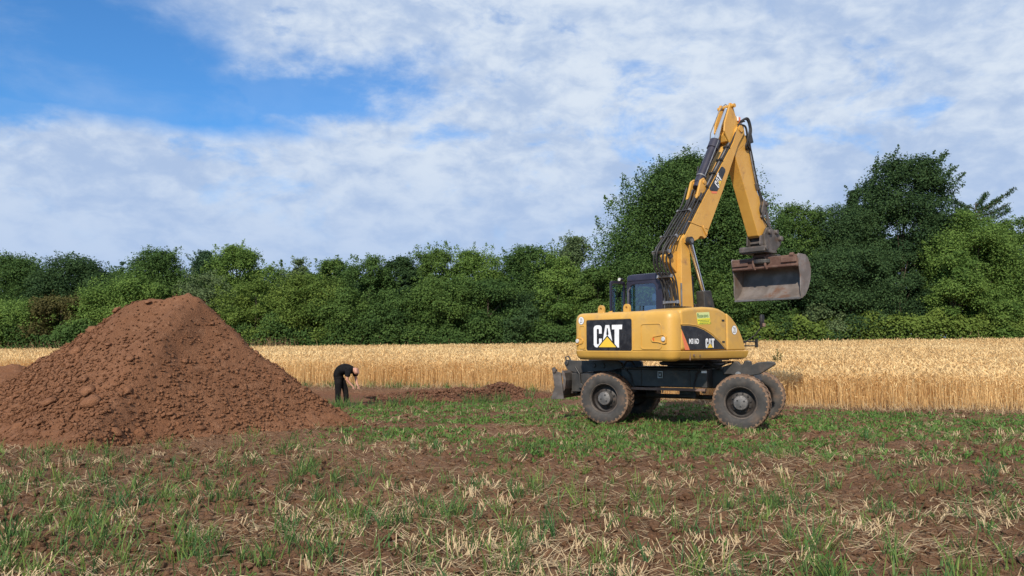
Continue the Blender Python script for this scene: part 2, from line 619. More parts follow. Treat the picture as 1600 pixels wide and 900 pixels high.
# ---------------------------------------------------------------- soil heaps
RX = np.array([-11.8, -11.0, -10.2, -9.6, -9.1, -8.25, -7.7, -7.45, -6.9, -6.65, -6.42, -6.2, -5.9, -5.45, -5.05, -4.55, -4.05, -3.6, -3.2, -2.6])
RZ = np.array([-0.1, 0.15, 0.70, 1.10, 1.45, 2.00, 2.33, 2.45, 2.55, 2.62, 2.70, 2.57, 2.21, 1.87, 1.52, 1.14, 0.80, 0.46, 0.20, -0.25])
RIDGE_Y = 15.2


def heap_h(x, y):
    wob = (fbm(x * 0.8, y * 0.8, 5, 3) - 0.5)
    r = np.interp(x + (fbm(x * 1.5, y * 1.5, 6, 2) - 0.5) * 0.25 * sstep(np.abs(y - RIDGE_Y), 0.2, 1.5), RX, RZ)
    dy = np.abs(y - RIDGE_Y - 0.35 * wob)
    h = r - 0.70 * np.maximum(dy - 0.10, 0) - 0.10 * wob * sstep(dy, 0.3, 1.5)
    h = np.log1p(np.exp(np.clip((h) / 0.12, -30, 30))) * 0.12 - 0.06      # soft foot
    k = sstep(h, 0.0, 0.5)
    # runnels down the slope, lumps and crumbs
    h = h + k * ((fbm(x * 2.2, y * 0.9, 41, 4) - 0.5) * 0.16 + (fbm(x * 7, y * 7, 43, 3) - 0.5) * 0.055 + (fbm(x * 16, y * 16, 47, 2) - 0.5) * 0.035)
    return h


def small_heap_h(x, y):
    r = np.hypot((x + 11.0) * 0.9, (y - 16.9))
    h = 1.28 - 0.66 * np.sqrt(r * r + 0.04) + (fbm(x * 1.8, y * 1.8, 52, 4) - 0.5) * 0.3
    return h + (fbm(x * 9, y * 9, 53, 3) - 0.5) * 0.10


def bank_h(x, y):
    a = np.exp(-(((x + 1.55) / 0.55) ** 2 + ((y - 24.2) / 0.55) ** 2)) * 0.24
    b = np.exp(-(((x + 0.35) / 0.80) ** 2 + ((y - 23.9) / 0.60) ** 2)) * 0.38
    c = np.exp(-(((x + 1.4) / 2.3) ** 2 + ((y - 22.9) / 1.1) ** 2)) * 0.27
    h = np.maximum(np.maximum(a, b), c) - 0.05
    return h + 0.5 * sstep(h, -0.02, 0.15) * ((fbm(x * 4, y * 4, 62, 3) - 0.5) * 0.28 + (fbm(x * 12, y * 12, 63, 2) - 0.5) * 0.12)


def heightfield(name, fn, x0, x1, y0, y1, step, m, sink=0.12):
    xs, ys = np.arange(x0, x1, step), np.arange(y0, y1, step)
    X, Y = np.meshgrid(xs, ys)
    H = fn(X, Y)
    Z = ground_z(X, Y) * (H < 0.25) + base_z(X, Y) * (H >= 0.25) + H - 0.02
    n, k = X.shape
    ii = np.arange(n * k).reshape(n, k)
    f = np.stack([ii[:-1, :-1], ii[:-1, 1:], ii[1:, 1:], ii[1:, :-1]], -1).reshape(-1, 4)
    keep = (H.ravel()[f] > -sink).any(1)
    f = f[keep]
    used = np.unique(f)
    rm = np.full(n * k, -1)
    rm[used] = np.arange(len(used))
    V = np.stack([X, Y, Z], -1).reshape(-1, 3)[used]
    t = np.clip(0.45 + 1.1 * (fbm(V[:, 0] * 0.7, V[:, 1] * 0.7, 71, 4) - 0.5), 0, 1)
    return mesh_np(name, V, rm[f], m, tint=t, smooth=True)


o = heightfield('soil_heap', heap_h, -12.2, -2.2, 10.2, 20.4, 0.034, M['heap_soil'])
tag(o, 'big pointed heap of red-brown dug soil at the left of the field', 'soil heap')
o = heightfield('soil_heap', small_heap_h, -13.2, -8.8, 14.6, 19.2, 0.045, M['heap_soil'])
tag(o, 'low soil heap partly hidden behind the left foot of the big heap', 'soil heap')
o = heightfield('soil_bank', bank_h, -5.6, 1.8, 20.6, 26.0, 0.035, M['bank_soil'])
tag(o, 'low ragged bank of dark brown soil beside the scraped trench', 'soil bank')


# ---------------------------------------------------------------- clods
def ico(sub):
    p = (1 + 5 ** 0.5) / 2
    v_ = [(-1, p, 0), (1, p, 0), (-1, -p, 0), (1, -p, 0), (0, -1, p), (0, 1, p), (0, -1, -p), (0, 1, -p), (p, 0, -1), (p, 0, 1), (-p, 0, -1), (-p, 0, 1)]
    f_ = [(0, 11, 5), (0, 5, 1), (0, 1, 7), (0, 7, 10), (0, 10, 11), (1, 5, 9), (5, 11, 4), (11, 10, 2), (10, 7, 6), (7, 1, 8),
          (3, 9, 4), (3, 4, 2), (3, 2, 6), (3, 6, 8), (3, 8, 9), (4, 9, 5), (2, 4, 11), (6, 2, 10), (8, 6, 7), (9, 8, 1)]
    v_ = [np.array(a, float) / np.linalg.norm(a) for a in v_]
    for _ in range(sub):
        cache, nf = {}, []

        def midp(a, b):
            k = (min(a, b), max(a, b))
            if k not in cache:
                c = v_[a] + v_[b]
                v_.append(c / np.linalg.norm(c))
                cache[k] = len(v_) - 1
            return cache[k]
        for a, b, c in f_:
            ab, bc, ca = midp(a, b), midp(b, c), midp(c, a)
            nf += [(a, ab, ca), (b, bc, ab), (c, ca, bc), (ab, bc, ca)]
        f_ = nf
    return np.array(v_), np.array(f_)


ICO0, ICO1, ICO2 = ico(0), ico(1), ico(2)


def rots(n, tilt):
    """n random rotations: any heading, tilted up to tilt radians"""
    az = rng.uniform(0, 2 * np.pi, n)
    tl = rng.normal(0, tilt, n)
    ta = rng.uniform(0, 2 * np.pi, n)
    c, s = np.cos(az), np.sin(az)
    A = np.zeros((n, 3, 3)); A[:, 0, 0] = c; A[:, 0, 1] = -s; A[:, 1, 0] = s; A[:, 1, 1] = c; A[:, 2, 2] = 1
    k = np.stack([np.cos(ta), np.sin(ta), np.zeros(n)], 1)
    K = np.zeros((n, 3, 3)); K[:, 0, 2] = k[:, 1]; K[:, 1, 2] = -k[:, 0]; K[:, 2, 0] = -k[:, 1]; K[:, 2, 1] = k[:, 0]
    B = np.eye(3) + np.sin(tl)[:, None, None] * K + (1 - np.cos(tl))[:, None, None] * (K @ K)
    return B @ A


def scatter(tmpl, pos, size, tilt=0.5, jit=0.28, extra=None):
    tv, tf = tmpl
    n = len(pos)
    Vt = tv[None] * (1 + rng.normal(0, jit, (n, len(tv), 1)))
    Vt = Vt * size[:, None, :]
    Rm = rots(n, tilt)
    if extra is not None:
        Rm = extra @ Rm
    Vt = np.einsum('nij,nvj->nvi', Rm, Vt) + pos[:, None, :]
    F = tf[None] + (np.arange(n) * len(tv))[:, None, None]
    t = np.repeat(rng.uniform(0.1, 1.0, n), len(tv))
    return Vt.reshape(-1, 3), F.reshape(-1, 3), t


def merge(parts):
    vs, fs, ts, b = [], [], [], 0
    for v_, f_, t_ in parts:
        vs.append(v_); fs.append(f_ + b); ts.append(t_)
        b += len(v_)
    return np.concatenate(vs), np.concatenate(fs), np.concatenate(ts)


def sizes(n, lo, hi, power=3.0):
    s = lo * (hi / lo) ** (rng.power(1 / power, n) if power < 1 else rng.random(n) ** power)
    return np.stack([s, s * rng.uniform(0.6, 1.0, n), s * rng.uniform(0.35, 0.75, n)], 1)


def view_xy(n, y0, y1, power=1.0, x0=-1.10, x1=1.10):
    """points spread over the field, denser toward the camera"""
    n = int(n * 1.5)
    y = y0 * (y1 / y0) ** rng.random(n)
    x = rng.uniform(x0, x1, n) * (y + 0.6)
    return x, y


# on the open ground
x, y = view_xy(42000, 4.6, 20)
keep = (heap_h(x, y) < 0.02)
x, y = x[keep], y[keep]
sz = sizes(len(x), 0.006, 0.055, 2.8)
gp = np.stack([x, y, ground_z(x, y) + sz[:, 2] * 0.25], 1)
v_, f_, t_ = scatter(ICO1, gp, sz, 0.4)
o = mesh_np('soil_clods', v_, f_, M['field_soil'], tint=t_)
tag(o, 'loose brown crumbs and clods of soil scattered over the field', 'soil', kind='stuff')

# on the heaps
def slope_rot(fn, x, y):
    e = 0.15
    nx = -(fn(x + e, y) - fn(x - e, y)) / (2 * e)
    ny = -(fn(x, y + e) - fn(x, y - e)) / (2 * e)
    nn = np.stack([nx * 0.8, ny * 0.8, np.ones_like(nx)], 1)
    nn /= np.linalg.norm(nn, axis=1)[:, None]
    ax = np.stack([-nn[:, 1], nn[:, 0], np.zeros(len(nn))], 1)
    s_ = np.linalg.norm(ax, axis=1); c_ = nn[:, 2]
    ax /= np.maximum(s_, 1e-6)[:, None]
    K = np.zeros((len(nn), 3, 3))
    K[:, 0, 1] = -ax[:, 2]; K[:, 0, 2] = ax[:, 1]; K[:, 1, 0] = ax[:, 2]; K[:, 1, 2] = -ax[:, 0]; K[:, 2, 0] = -ax[:, 1]; K[:, 2, 1] = ax[:, 0]
    return np.eye(3) + s_[:, None, None] * K + (1 - c_)[:, None, None] * (K @ K)


x = rng.uniform(-11.5, -2.4, 90000); y = rng.uniform(10.4, 15.6, 90000)
h = heap_h(x, y)
low = np.clip(1.15 - h / 2.6, 0.15, 1)
grey = sstep(x, -7.0, -8.8)
keep = (h > 0.02) & (rng.random(len(x)) < (0.35 + 0.5 * fbm(x * 1.4, y * 1.4, 81, 3)) * np.clip(low + 0.3 * grey, 0, 1))
x, y, h = x[keep], y[keep], h[keep]
sz = sizes(len(x), 0.004, 0.034, 3.2) * (0.55 + 0.75 * low + 0.5 * grey)[keep][:, None]
zz_ = base_z(x, y) + h
v_, f_, t_ = scatter(ICO1, np.stack([x, y, zz_ + sz[:, 2] * 0.2], 1), sz, 0.45, 0.26, slope_rot(heap_h, x, y))
o = mesh_np('heap_crumbs', v_, f_, M['heap_soil'], tint=t_)
tag(o, 'loose red-brown crumbs and small clods lying all over the big soil heap', 'soil', kind='stuff')

big = [(-7.55, 12.6, .24), (-7.0, 12.75, .27), (-6.75, 12.4, .30), (-6.3, 12.7, .17), (-7.25, 13.1, .15), (-5.9, 12.35, .18), (-5.3, 12.2, .14), (-6.55, 13.2, .15),
       (-8.05, 14.2, .22), (-8.5, 14.75, .20), (-8.2, 15.0, .24), (-7.75, 15.05, .18), (-7.1, 14.95, .15), (-8.9, 14.1, .16), (-7.35, 14.0, .13), (-6.9, 13.75, .12),
       (-5.55, 13.4, .13), (-5.2, 13.0, .15), (-4.8, 13.5, .13), (-4.4, 13.2, .12), (-5.9, 13.9, .11), (-5.1, 14.1, .11),
       (-4.1, 13.6, .12), (-6.1, 12.0, .16), (-4.9, 12.5, .13), (-7.9, 12.4, .2), (-7.4, 12.1, .17), (-5.7, 12.9, .12), (-8.6, 13.4, .15), (-3.9, 14.3, .10),
       (-5.0, 15.1, .11), (-4.45, 14.9, .12), (-5.85, 15.0, .10)]
for (bx, by, bs) in big:
    a = np.array([[bx, by, float(base_z(np.array(bx), np.array(by)) + heap_h(np.array([bx]), np.array([by]))[0]) + bs * 0.10]])
    s_ = np.array([[bs * 0.60, bs * rng.uniform(.34, .50), bs * rng.uniform(.14, .26)]])
    v_, f_, t_ = scatter(ICO1, a, s_, 0.4, 0.15, slope_rot(heap_h, a[:, 0], a[:, 1]))
    nz = 1 + 0.35 * (fbm(v_[:, 0] * 9, v_[:, 1] * 9 + v_[:, 2] * 7, 91, 2) - 0.5)
    v_ = a + (v_ - a) * nz[:, None]
    v_, loc = v_ - a, a[0]
    o = mesh_np('soil_clod', v_, f_, M['heap_soil'], tint=t_ * 0 + rng.uniform(0.5, 1.0))
    o.location = loc
    tag(o, 'large flat clod of red-brown soil lying on the slope of the big heap', 'clod', 'large clods on the soil heap')

x = rng.uniform(-4.6, 1.5, 9000); y = rng.uniform(21.0, 25.6, 9000)
h = bank_h(x, y)
keep = h > 0.0
x, y, h = x[keep], y[keep], h[keep]
sz = sizes(len(x), 0.015, 0.07, 2.5)
v_, f_, t_ = scatter(ICO0, np.stack([x, y, base_z(x, y) + h], 1), sz, 0.5)
o = mesh_np('bank_crumbs', v_, f_, M['bank_soil'], tint=t_)
tag(o, 'dark crumbs of soil on the low bank beside the trench', 'soil', kind='stuff')


# ---------------------------------------------------------------- blades: grass, weeds, straw, barley
def ribbons(base, az, length, theta0, bend, width, prof, twist=None, seg_t=None):
    """thin leaves: base (N,3), az heading, theta0 lean, bend (N,K) added lean of each segment, prof (K+1) width profile"""
    n, K = bend.shape
    if seg_t is None:
        seg_t = np.full(K, 1.0 / K)
    d = np.stack([np.cos(az), np.sin(az), np.zeros(n)], 1)
    tw = az + np.pi / 2 + (rng.normal(0, 0.7, n) if twist is None else twist)
    side = np.stack([np.cos(tw), np.sin(tw), rng.normal(0, 0.15, n)], 1)
    p = base.copy()
    V = np.empty((n, K + 1, 2, 3))
    th = theta0.copy()
    V[:, 0, 0] = p - side * (width * prof[0] / 2)[:, None]
    V[:, 0, 1] = p + side * (width * prof[0] / 2)[:, None]
    for i in range(K):
        th = th + bend[:, i]
        p = p + (d * np.sin(th)[:, None] + np.array([0, 0, 1.0]) * np.cos(th)[:, None]) * (length * seg_t[i])[:, None]
        V[:, i + 1, 0] = p - side * (width * prof[i + 1] / 2)[:, None]
        V[:, i + 1, 1] = p + side * (width * prof[i + 1] / 2)[:, None]
    b = (np.arange(n) * (K + 1) * 2)[:, None]
    r = np.arange(K)[None] * 2 + b
    F = np.stack([r, r + 1, r + 3, r + 2], -1).reshape(-1, 4)
    return V.reshape(-1, 3), F, (K + 1) * 2


def free(x, y, lim=0.03):
    """open field: not on a heap, in the barley or under the soil bank"""
    return (heap_h(x, y) < lim) & (small_heap_h(x, y) < 0) & (bank_h(x, y) < 0.0)


def tufts(cx, cy, nb, spread, lmin, lmax, wd, lean, bnd, K=3, prof=(0.7, 1.0, 0.75, 0.06), tint=(0.0, 1.0), yfac=0.0):
    idx_ = np.repeat(np.arange(len(cx)), nb)
    n = len(idx_)
    bx = cx[idx_] + rng.normal(0, 1, n) * spread
    by = cy[idx_] + rng.normal(0, 1, n) * spread * 0.8
    bz = ground_z(bx, by) - 0.01
    ln = rng.uniform(lmin, lmax, n) * np.repeat(rng.uniform(0.6, 1.15, len(cx)), nb)
    az = rng.uniform(0, 2 * np.pi, n)
    th = np.abs(rng.normal(0, lean, n))
    be = np.abs(rng.normal(bnd, bnd * 0.7, (n, K))) / K
    V, F, k = ribbons(np.stack([bx, by, bz], 1), az, ln, th, be, np.full(n, wd) * rng.uniform(0.7, 1.3, n), np.array(prof))
    tt = np.clip(np.repeat(rng.uniform(*tint, len(cx)) ** 1.6, nb) * 0.6 + 0.4 * rng.random(n) ** 3, 0, 1)
    return V, F, np.repeat(tt, k)


# regrown cereal in the stubble
x, y = view_xy(5200, 4.5, 15.5)
dens = fbm(x * 0.85, y * 0.85, 101, 3) + 0.04 * sstep(x / y, 0.3, -0.5) * sstep(y, 11, 7)
keep = free(x, y) & (rng.random(len(x)) < np.clip((y - 3.6) / 2.4, 0.3, 1) * (0.10 + sstep(dens, 0.50, 0.74) * 0.34) * np.clip(1.15 - (y - 9) * 0.09, 0.15, 1))
x, y = x[keep], y[keep]
gr = [tufts(x, y, rng.integers(6, 20, len(x)), 0.035, 0.12, 0.30, 0.0085, 0.24, 0.6)]
x, y = view_xy(3000, 4.5, 17)
keep = free(x, y) & (rng.random(len(x)) < 0.28)
gr.append(tufts(x[keep], y[keep], rng.integers(2, 6, keep.sum()), 0.03, 0.07, 0.22, 0.0075, 0.25, 0.5))
o = mesh_np('cereal_grass', *merge(gr)[:2], M['grass_blade'], tint=merge(gr)[2])
tag(o, 'tufts of green regrown cereal grass standing in the stubble', 'grass', kind='stuff')

# low green cover between the stubble and the barley
x, y = view_xy(44000, 8.0, 22.5)
band = np.maximum(sstep(x, -3.9, -1.6) * sstep(y, 11, 13.5), np.maximum(sstep(x, -1.5, 1.0), sstep(y, 15.0, 17.0))) * sstep(y, 9.5, 13.0) * sstep(y - (edge_y(x) - 0.9), 0.0, -1.2)
dens = fbm(x * 0.5, y * 0.75, 111, 4)
keep = free(x, y) & (pit_mask(x, y) < 0.15) & (rng.random(len(x)) < sstep(dens, 0.30, 0.54) * band * 0.95)
x, y = x[keep], y[keep]
wd_ = [tufts(x, y, rng.integers(4, 8, len(x)), 0.045, 0.05, 0.12, 0.026, 0.75, 0.7, 2, (0.35, 1.0, 0.1), (0.0, 1.0))]
x, y = view_xy(1500, 4.6, 12)
keep = free(x, y) & (rng.random(len(x)) < 0.10)
wd_.append(tufts(x[keep], y[keep], rng.integers(16, 40, keep.sum()), 0.05, 0.03, 0.08, 0.02, 0.9, 0.5, 2, (0.35, 1.0, 0.1), (0.0, 0.4)))
vv_, ff_, tt_ = merge(wd_)
o = mesh_np('ground_weeds', vv_, ff_, M['weed_leaf'], tint=tt_)
tag(o, 'low green leafy weeds covering the ground in front of the barley', 'weeds', kind='stuff')

# stubble: bunches of short cut straws, and loose straw on the ground
x, y = view_xy(9000, 4.5, 20)
dens = fbm(x * 0.7, y * 0.9, 121, 3)
keep = free(x, y) & (rng.random(len(x)) < sstep(dens, 0.36, 0.66) * 0.66 * np.clip(1.3 - (y - 8) * 0.07, 0.3, 1)) & (pit_mask(x, y) < 0.2)
x, y = x[keep], y[keep]
nb = rng.integers(4, 11, len(x))
idx_ = np.repeat(np.arange(len(x)), nb)
n = len(idx_)
row_az = rng.uniform(0, np.pi, len(x))
off = rng.uniform(-1, 1, n) * 0.07
bx = x[idx_] + np.cos(row_az[idx_]) * off + rng.normal(0, 0.008, n)
by = y[idx_] + np.sin(row_az[idx_]) * off + rng.normal(0, 0.008, n)
az = (row_az + rng.choice([-1, 1], len(x)) * np.pi / 2)[idx_] + rng.normal(0, 0.35, n)
th = np.clip(rng.normal(1.10, 0.32, len(x)), 0.2, 1.5)[idx_] + rng.normal(0, 0.12, n)
V, F, k = ribbons(np.stack([bx, by, ground_z(bx, by)], 1), az, rng.uniform(0.05, 0.15, n), th, np.zeros((n, 1)), np.full(n, 0.0070), np.array([1, 0.9]), twist=rng.normal(0, 0.4, n))
st = [(V, F, np.repeat(np.clip(rng.normal(0.65, 0.25, n), 0, 1), k))]
x, y = view_xy(60000, 4.5, 20)
dens = fbm(x * 1.1, y * 1.4, 131, 3)
keep = free(x, y) & (rng.random(len(x)) < 0.13 + sstep(dens, 0.46, 0.70) * 0.66) & (pit_mask(x, y) < 0.3)
x, y = x[keep], y[keep]
n = len(x)
az = rng.normal(0, 0.75, n) + np.where(rng.random(n) < 0.5, 0, np.pi)
V, F, k = ribbons(np.stack([x, y, ground_z(x, y) + rng.uniform(0.008, 0.035, n)], 1), az, rng.uniform(0.04, 0.20, n) * (1 + 0.3 * rng.random(n)), np.pi / 2 + rng.normal(-0.06, 0.15, n), rng.normal(0, 0.12, (n, 2)), np.full(n, 0.0060), np.array([1, 1, 0.8]), twist=rng.normal(0, 0.3, n))
st.append((V, F, np.repeat(np.clip(rng.normal(0.5, 0.28, n), 0, 1), k)))
# trampled straw along the foot of the barley
n = 9000
x = rng.uniform(-13, 16, n); y = edge_y(x) - np.abs(rng.normal(0, 0.7, n))
keep = free(x, y) & (pit_mask(x, y) < 0.5)
x, y = x[keep], y[keep]; n = len(x)
V, F, k = ribbons(np.stack([x, y, ground_z(x, y) + 0.01], 1), rng.uniform(0, 6.28, n), rng.uniform(0.08, 0.30, n), rng.uniform(0.7, 1.6, n), rng.normal(0, 0.2, (n, 2)), np.full(n, 0.009), np.array([1, 1, 0.7]))
st.append((V, F, np.repeat(np.clip(rng.normal(0.35, 0.28, n), 0, 1), k)))
vv_, ff_, tt_ = merge(st)
o = mesh_np('straw_stubble', vv_, ff_, M['straw'], tint=tt_)
tag(o, 'bunches of pale cut straw and loose stalks lying on the soil', 'straw', kind='stuff')

# grass fringe at the trench and around the man's feet
x = np.concatenate([rng.normal(-4.45, 0.35, 26), rng.uniform(-4.6, 0.8, 40), rng.uniform(-10, 1, 60)])
y = np.concatenate([rng.normal(20.35, 0.20, 26), np.zeros(40), np.zeros(60)])
y[26:66] = np.interp(x[26:66], [-4.6, -4.0, -1.6, 0.2, 1.0], [18.7, 19.1, 20.6, 22.0, 23.3]) - rng.random(40) * 0.5
y[66:] = edge_y(x[66:]) - 0.5 - rng.random(60) * 0.5
v_, f_, t_ = tufts(x, y, rng.integers(10, 24, len(x)), 0.07, 0.15, 0.42, 0.013, 0.25, 0.5)
o = mesh_np('edge_grass', v_, f_, M['grass_blade'], tint=t_)
tag(o, 'longer green grass tufts round the trench and along the barley foot', 'grass', kind='stuff')

# ripe barley, whole stalks at the cut edge and the upper halves farther in
def barley(x, y, zbase, hgt, wd):
    n = len(x)
    hgt = hgt * (0.84 + 0.32 * fbm(x * 0.55, y * 0.8, 161, 4))
    az = rng.uniform(0, 2 * np.pi, n)
    nod = rng.uniform(0.5, 1.45, n)
    be = np.stack([np.zeros(n), rng.normal(0.02, 0.05, n), nod * 0.55, nod * 0.6, nod * 0.25], 1)
    th = np.abs(rng.normal(0.0, 0.14, n))
    seg = np.array([0.45, 0.37, 0.06, 0.07, 0.09])
    z0 = base_z(x, y) + zbase
    V, F, k = ribbons(np.stack([x, y, z0], 1), az, hgt, th, be, wd, np.array([0.5, 0.5, 0.5, 1.7, 1.5, 0.3]), seg_t=seg)
    patch = fbm(x * 0.30, y * 0.55, 141, 4)
    t = np.clip(0.66 + 1.2 * (patch - 0.5) + rng.normal(0, 0.26, n), 0, 1)
    tt = np.repeat(t, k).reshape(n, k)
    tt[:, :4] *= 0.75
    return V, F, tt.ravel()


parts = []
n = 17000
x = rng.uniform(-22, 27, n)
y = edge_y(x) + np.abs(rng.normal(0, 0.5, n)) + 0.5 * (fbm(x * 1.2, x * 0, 151, 3) - 0.5) * 2.0
parts.append(barley(x, y, 0.0, rng.normal(0.86, 0.12, n), rng.uniform(0.010, 0.018, n)))
n = 3200
x = rng.uniform(-20, 22, n)
y = edge_y(x) - np.abs(rng.normal(0, 0.30, n))
ok_ = pit_mask(x, y) < 0.3
x, y = x[ok_], y[ok_]; n = len(x)
parts.append(barley(x, y, 0.0, rng.uniform(0.25, 0.85, n), rng.uniform(0.009, 0.016, n)))
n = 60000
x = rng.uniform(-24, 31, n); y = edge_y(x) + 0.4 + 7.5 * rng.random(n)
parts.append(barley(x, y, 0.16, rng.normal(0.74, 0.075, n), np.full(n, 0.020)))
n = 175000
y = rng.uniform(24, 57.5, n); x = rng.uniform(-0.92, 0.95, n) * (y + 2)
keep = y > edge_y(x) + 5
x, y = x[keep], y[keep]; n = len(x)
parts.append(barley(x, y, 0.38, rng.normal(0.53, 0.05, n), np.full(n, 0.023)))
v_, f_, t_ = merge(parts)
o = mesh_np('barley', v_, f_, M['barley'], tint=t_)
tag(o, 'field of ripe golden barley reaching to the trees', 'barley', kind='stuff')

# ---------------------------------------------------------------- trees
def leaf_quads(c, nrm, ln, rg, aspect=0.62):
    n = len(c)
    nrm = nrm / np.maximum(np.linalg.norm(nrm, axis=1), 1e-6)[:, None]
    a = rg.normal(0, 1, (n, 3))
    a -= nrm * (a * nrm).sum(1)[:, None]
    a /= np.maximum(np.linalg.norm(a, axis=1), 1e-6)[:, None]
    b = np.cross(nrm, a)
    l = ln[:, None]
    V = np.stack([c - a * l * 0.5, c - b * l * aspect / 2 + a * l * 0.06, c + a * l * 0.5, c + b * l * aspect / 2 + a * l * 0.06], 1)
    return V.reshape(-1, 3), np.arange(n * 4).reshape(n, 4)


def envelope(t, shape):
    if shape == 'round':
        return np.sqrt(np.clip(1 - ((t - 0.42) / 0.62) ** 2, 0.02, 1))
    if shape == 'dome':
        return np.sqrt(np.clip(1 - np.abs(t) ** 2.5, 0.02, 1))
    if shape == 'cone':
        return np.clip((1 - t) ** 0.75 * (0.35 + t) ** 0.35 * 1.25, 0, 1)
    if shape == 'shrub':
        return np.clip(1 - t ** 2.4, 0, 1) ** 0.7
    return np.clip((0.5 + 0.75 * t) * (1 - t ** 4), 0, 1)          # spreading


def crown_points(rg, H, W, D, base, shape, dens, sprigs, wind, lobes, lobe_r):
    pts, nrm, tn, lobes_c = [], [], [], []
    n_l = lobes
    t = rg.random(n_l) ** 0.75
    an = rg.uniform(0, 2 * np.pi, n_l)
    rad = np.sqrt(rg.uniform(0.25, 1.0, n_l))
    e = envelope(t, shape)
    lr = lobe_r * W * rg.uniform(0.75, 1.25, n_l) * (0.50 + 0.50 * e)
    k = np.clip(e - 2 * lr / W * 0.8, 0.02, 1)
    cz = base + t * (H - base - lr * 0.75) + lr * 0.1
    cx = np.cos(an) * rad * k * W / 2 + wind * t * W * 0.10
    cy = np.sin(an) * rad * k * D / 2
    tot = W * (H - base) * dens
    share = lr ** 2 / (lr ** 2).sum()
    for i in range(n_l):
        m = max(20, int(tot * share[i]))
        d = rg.normal(0, 1, (m, 3)); d[:, 2] += 0.30; d[:, 1] -= 0.25
        d /= np.linalg.norm(d, axis=1)[:, None]
        r = lr[i] * (0.38 + 0.70 * rg.random(m) ** 0.7) * (0.8 + 0.4 * rg.random(m))
        for _ in range(3):
            r = r * (1 + 0.17 * np.sin(d @ rg.normal(0, 4.5, 3) + rg.uniform(0, 6.28)))
        c = np.stack([cx[i] + d[:, 0] * r, cy[i] + d[:, 1] * r, cz[i] + d[:, 2] * r * 0.70], 1)
        pts.append(c)
        nrm.append(d * 0.55 + np.array([0, 0, 0.55]) + rg.normal(0, 0.42, (m, 3)))
        tn.append(np.clip(rg.uniform(0.15, 0.75) + rg.normal(0, 0.2, m), 0, 1))
        lobes_c.append((cx[i], cy[i], cz[i]))
    for i in range(sprigs):
        tt = rg.uniform(0.55, 1.0)
        a = rg.uniform(0, 2 * np.pi)
        ee = float(envelope(np.array(min(tt, 0.97)), shape)) * 0.9
        p0 = np.array([math.cos(a) * ee * W / 2 + wind * tt * W * 0.10, math.sin(a) * ee * D / 2, base + tt * (H - base) * 0.95])
        dr = np.array([math.cos(a) * 0.5 + wind * 1.1, math.sin(a) * 0.4, 1.0 + rg.uniform(-0.3, 0.4) - 0.25 * abs(wind)])
        dr /= np.linalg.norm(dr)
        L = rg.uniform(0.35, 1.1) * (0.45 + 0.06 * H) * (1 + 0.5 * abs(wind))
        m = int(44 * L + 14)
        s_ = rg.random(m)
        c = p0 + dr * (s_ * L)[:, None] + rg.normal(0, 1, (m, 3)) * (0.26 * (1.05 - s_) ** 0.8)[:, None]
        pts.append(c)
        nrm.append(rg.normal(0, 0.6, (m, 3)) + np.array([0, -0.25, 0.7]))
        tn.append(np.clip(rg.normal(0.6, 0.2, m), 0, 1))
    return np.concatenate(pts), np.concatenate(nrm), np.concatenate(tn), lobes_c


def tree(px, top, hw, Y, kind, label, shape='round', base=0.05, dens=860, leaf=0.155, sprigs=9, wind=0.0, lobes=None, lobe_r=0.15,
         name='broadleaf_tree', cat='tree', seed=0, trunk=True, group='trees along the far side of the field', depth=None):
    rg = np.random.default_rng(1000 + seed * 7 + int(px))
    X = (px - 800) / 1200 * Y
    bz = float(base_z(np.array(X), np.array(Y)))
    H = (EYE + (540 - top) / 1200 * Y - bz) * 1.035
    hw = hw * 1.22 if 25 < hw < 80 and base < 0.2 else hw
    W = 2 * hw / 1200 * Y
    D = depth or min(max(W * 0.8, 3.0), 9.0)
    root = empty(name, (X, Y, bz))
    tag(root, label, cat, group)
    n_l = lobes or int(np.clip(W * H * 0.8, 18, 110))
    sprigs = int(sprigs * 1.7)
    c, nr, tn, lc = crown_points(rg, H, W, D, base * H, shape, dens, sprigs, wind, n_l, lobe_r)
    ok = c[:, 2] > 0.02
    c, nr, tn = c[ok], nr[ok], tn[ok]
    V, F = leaf_quads(c, nr, leaf * rg.uniform(0.7, 1.35, len(c)), rg)
    mesh_np('crown', V, F, M['leaf_' + kind], root, np.repeat(tn, 4))
    if trunk:
        mb = MB()
        r0 = 0.035 * H ** 0.9 * 0.5 + 0.05
        lean = wind * 0.06 * H
        mb.tube([(0, 0, -0.2), (lean * .1, 0, H * 0.2), (lean * .4 + rg.normal(0, .06), 0, H * 0.45), (lean * .8, 0, H * 0.75)], [r0, r0 * .8, r0 * .55, r0 * .2], 8)
        for i in rg.choice(len(lc), min(9, len(lc)), replace=False):
            x1, y1, z1 = lc[i]
            zs = max(H * 0.12, z1 * rg.uniform(0.35, 0.7))
            mb.tube([(lean * .4 * zs / H, 0, zs), (x1 * .5, y1 * .5, zs + (z1 - zs) * .45), (x1, y1, z1)], [r0 * .38, r0 * .25, r0 * .08], 5)
        mb.build('trunk', M['bark'], root, smooth=True)
    return root


T = tree
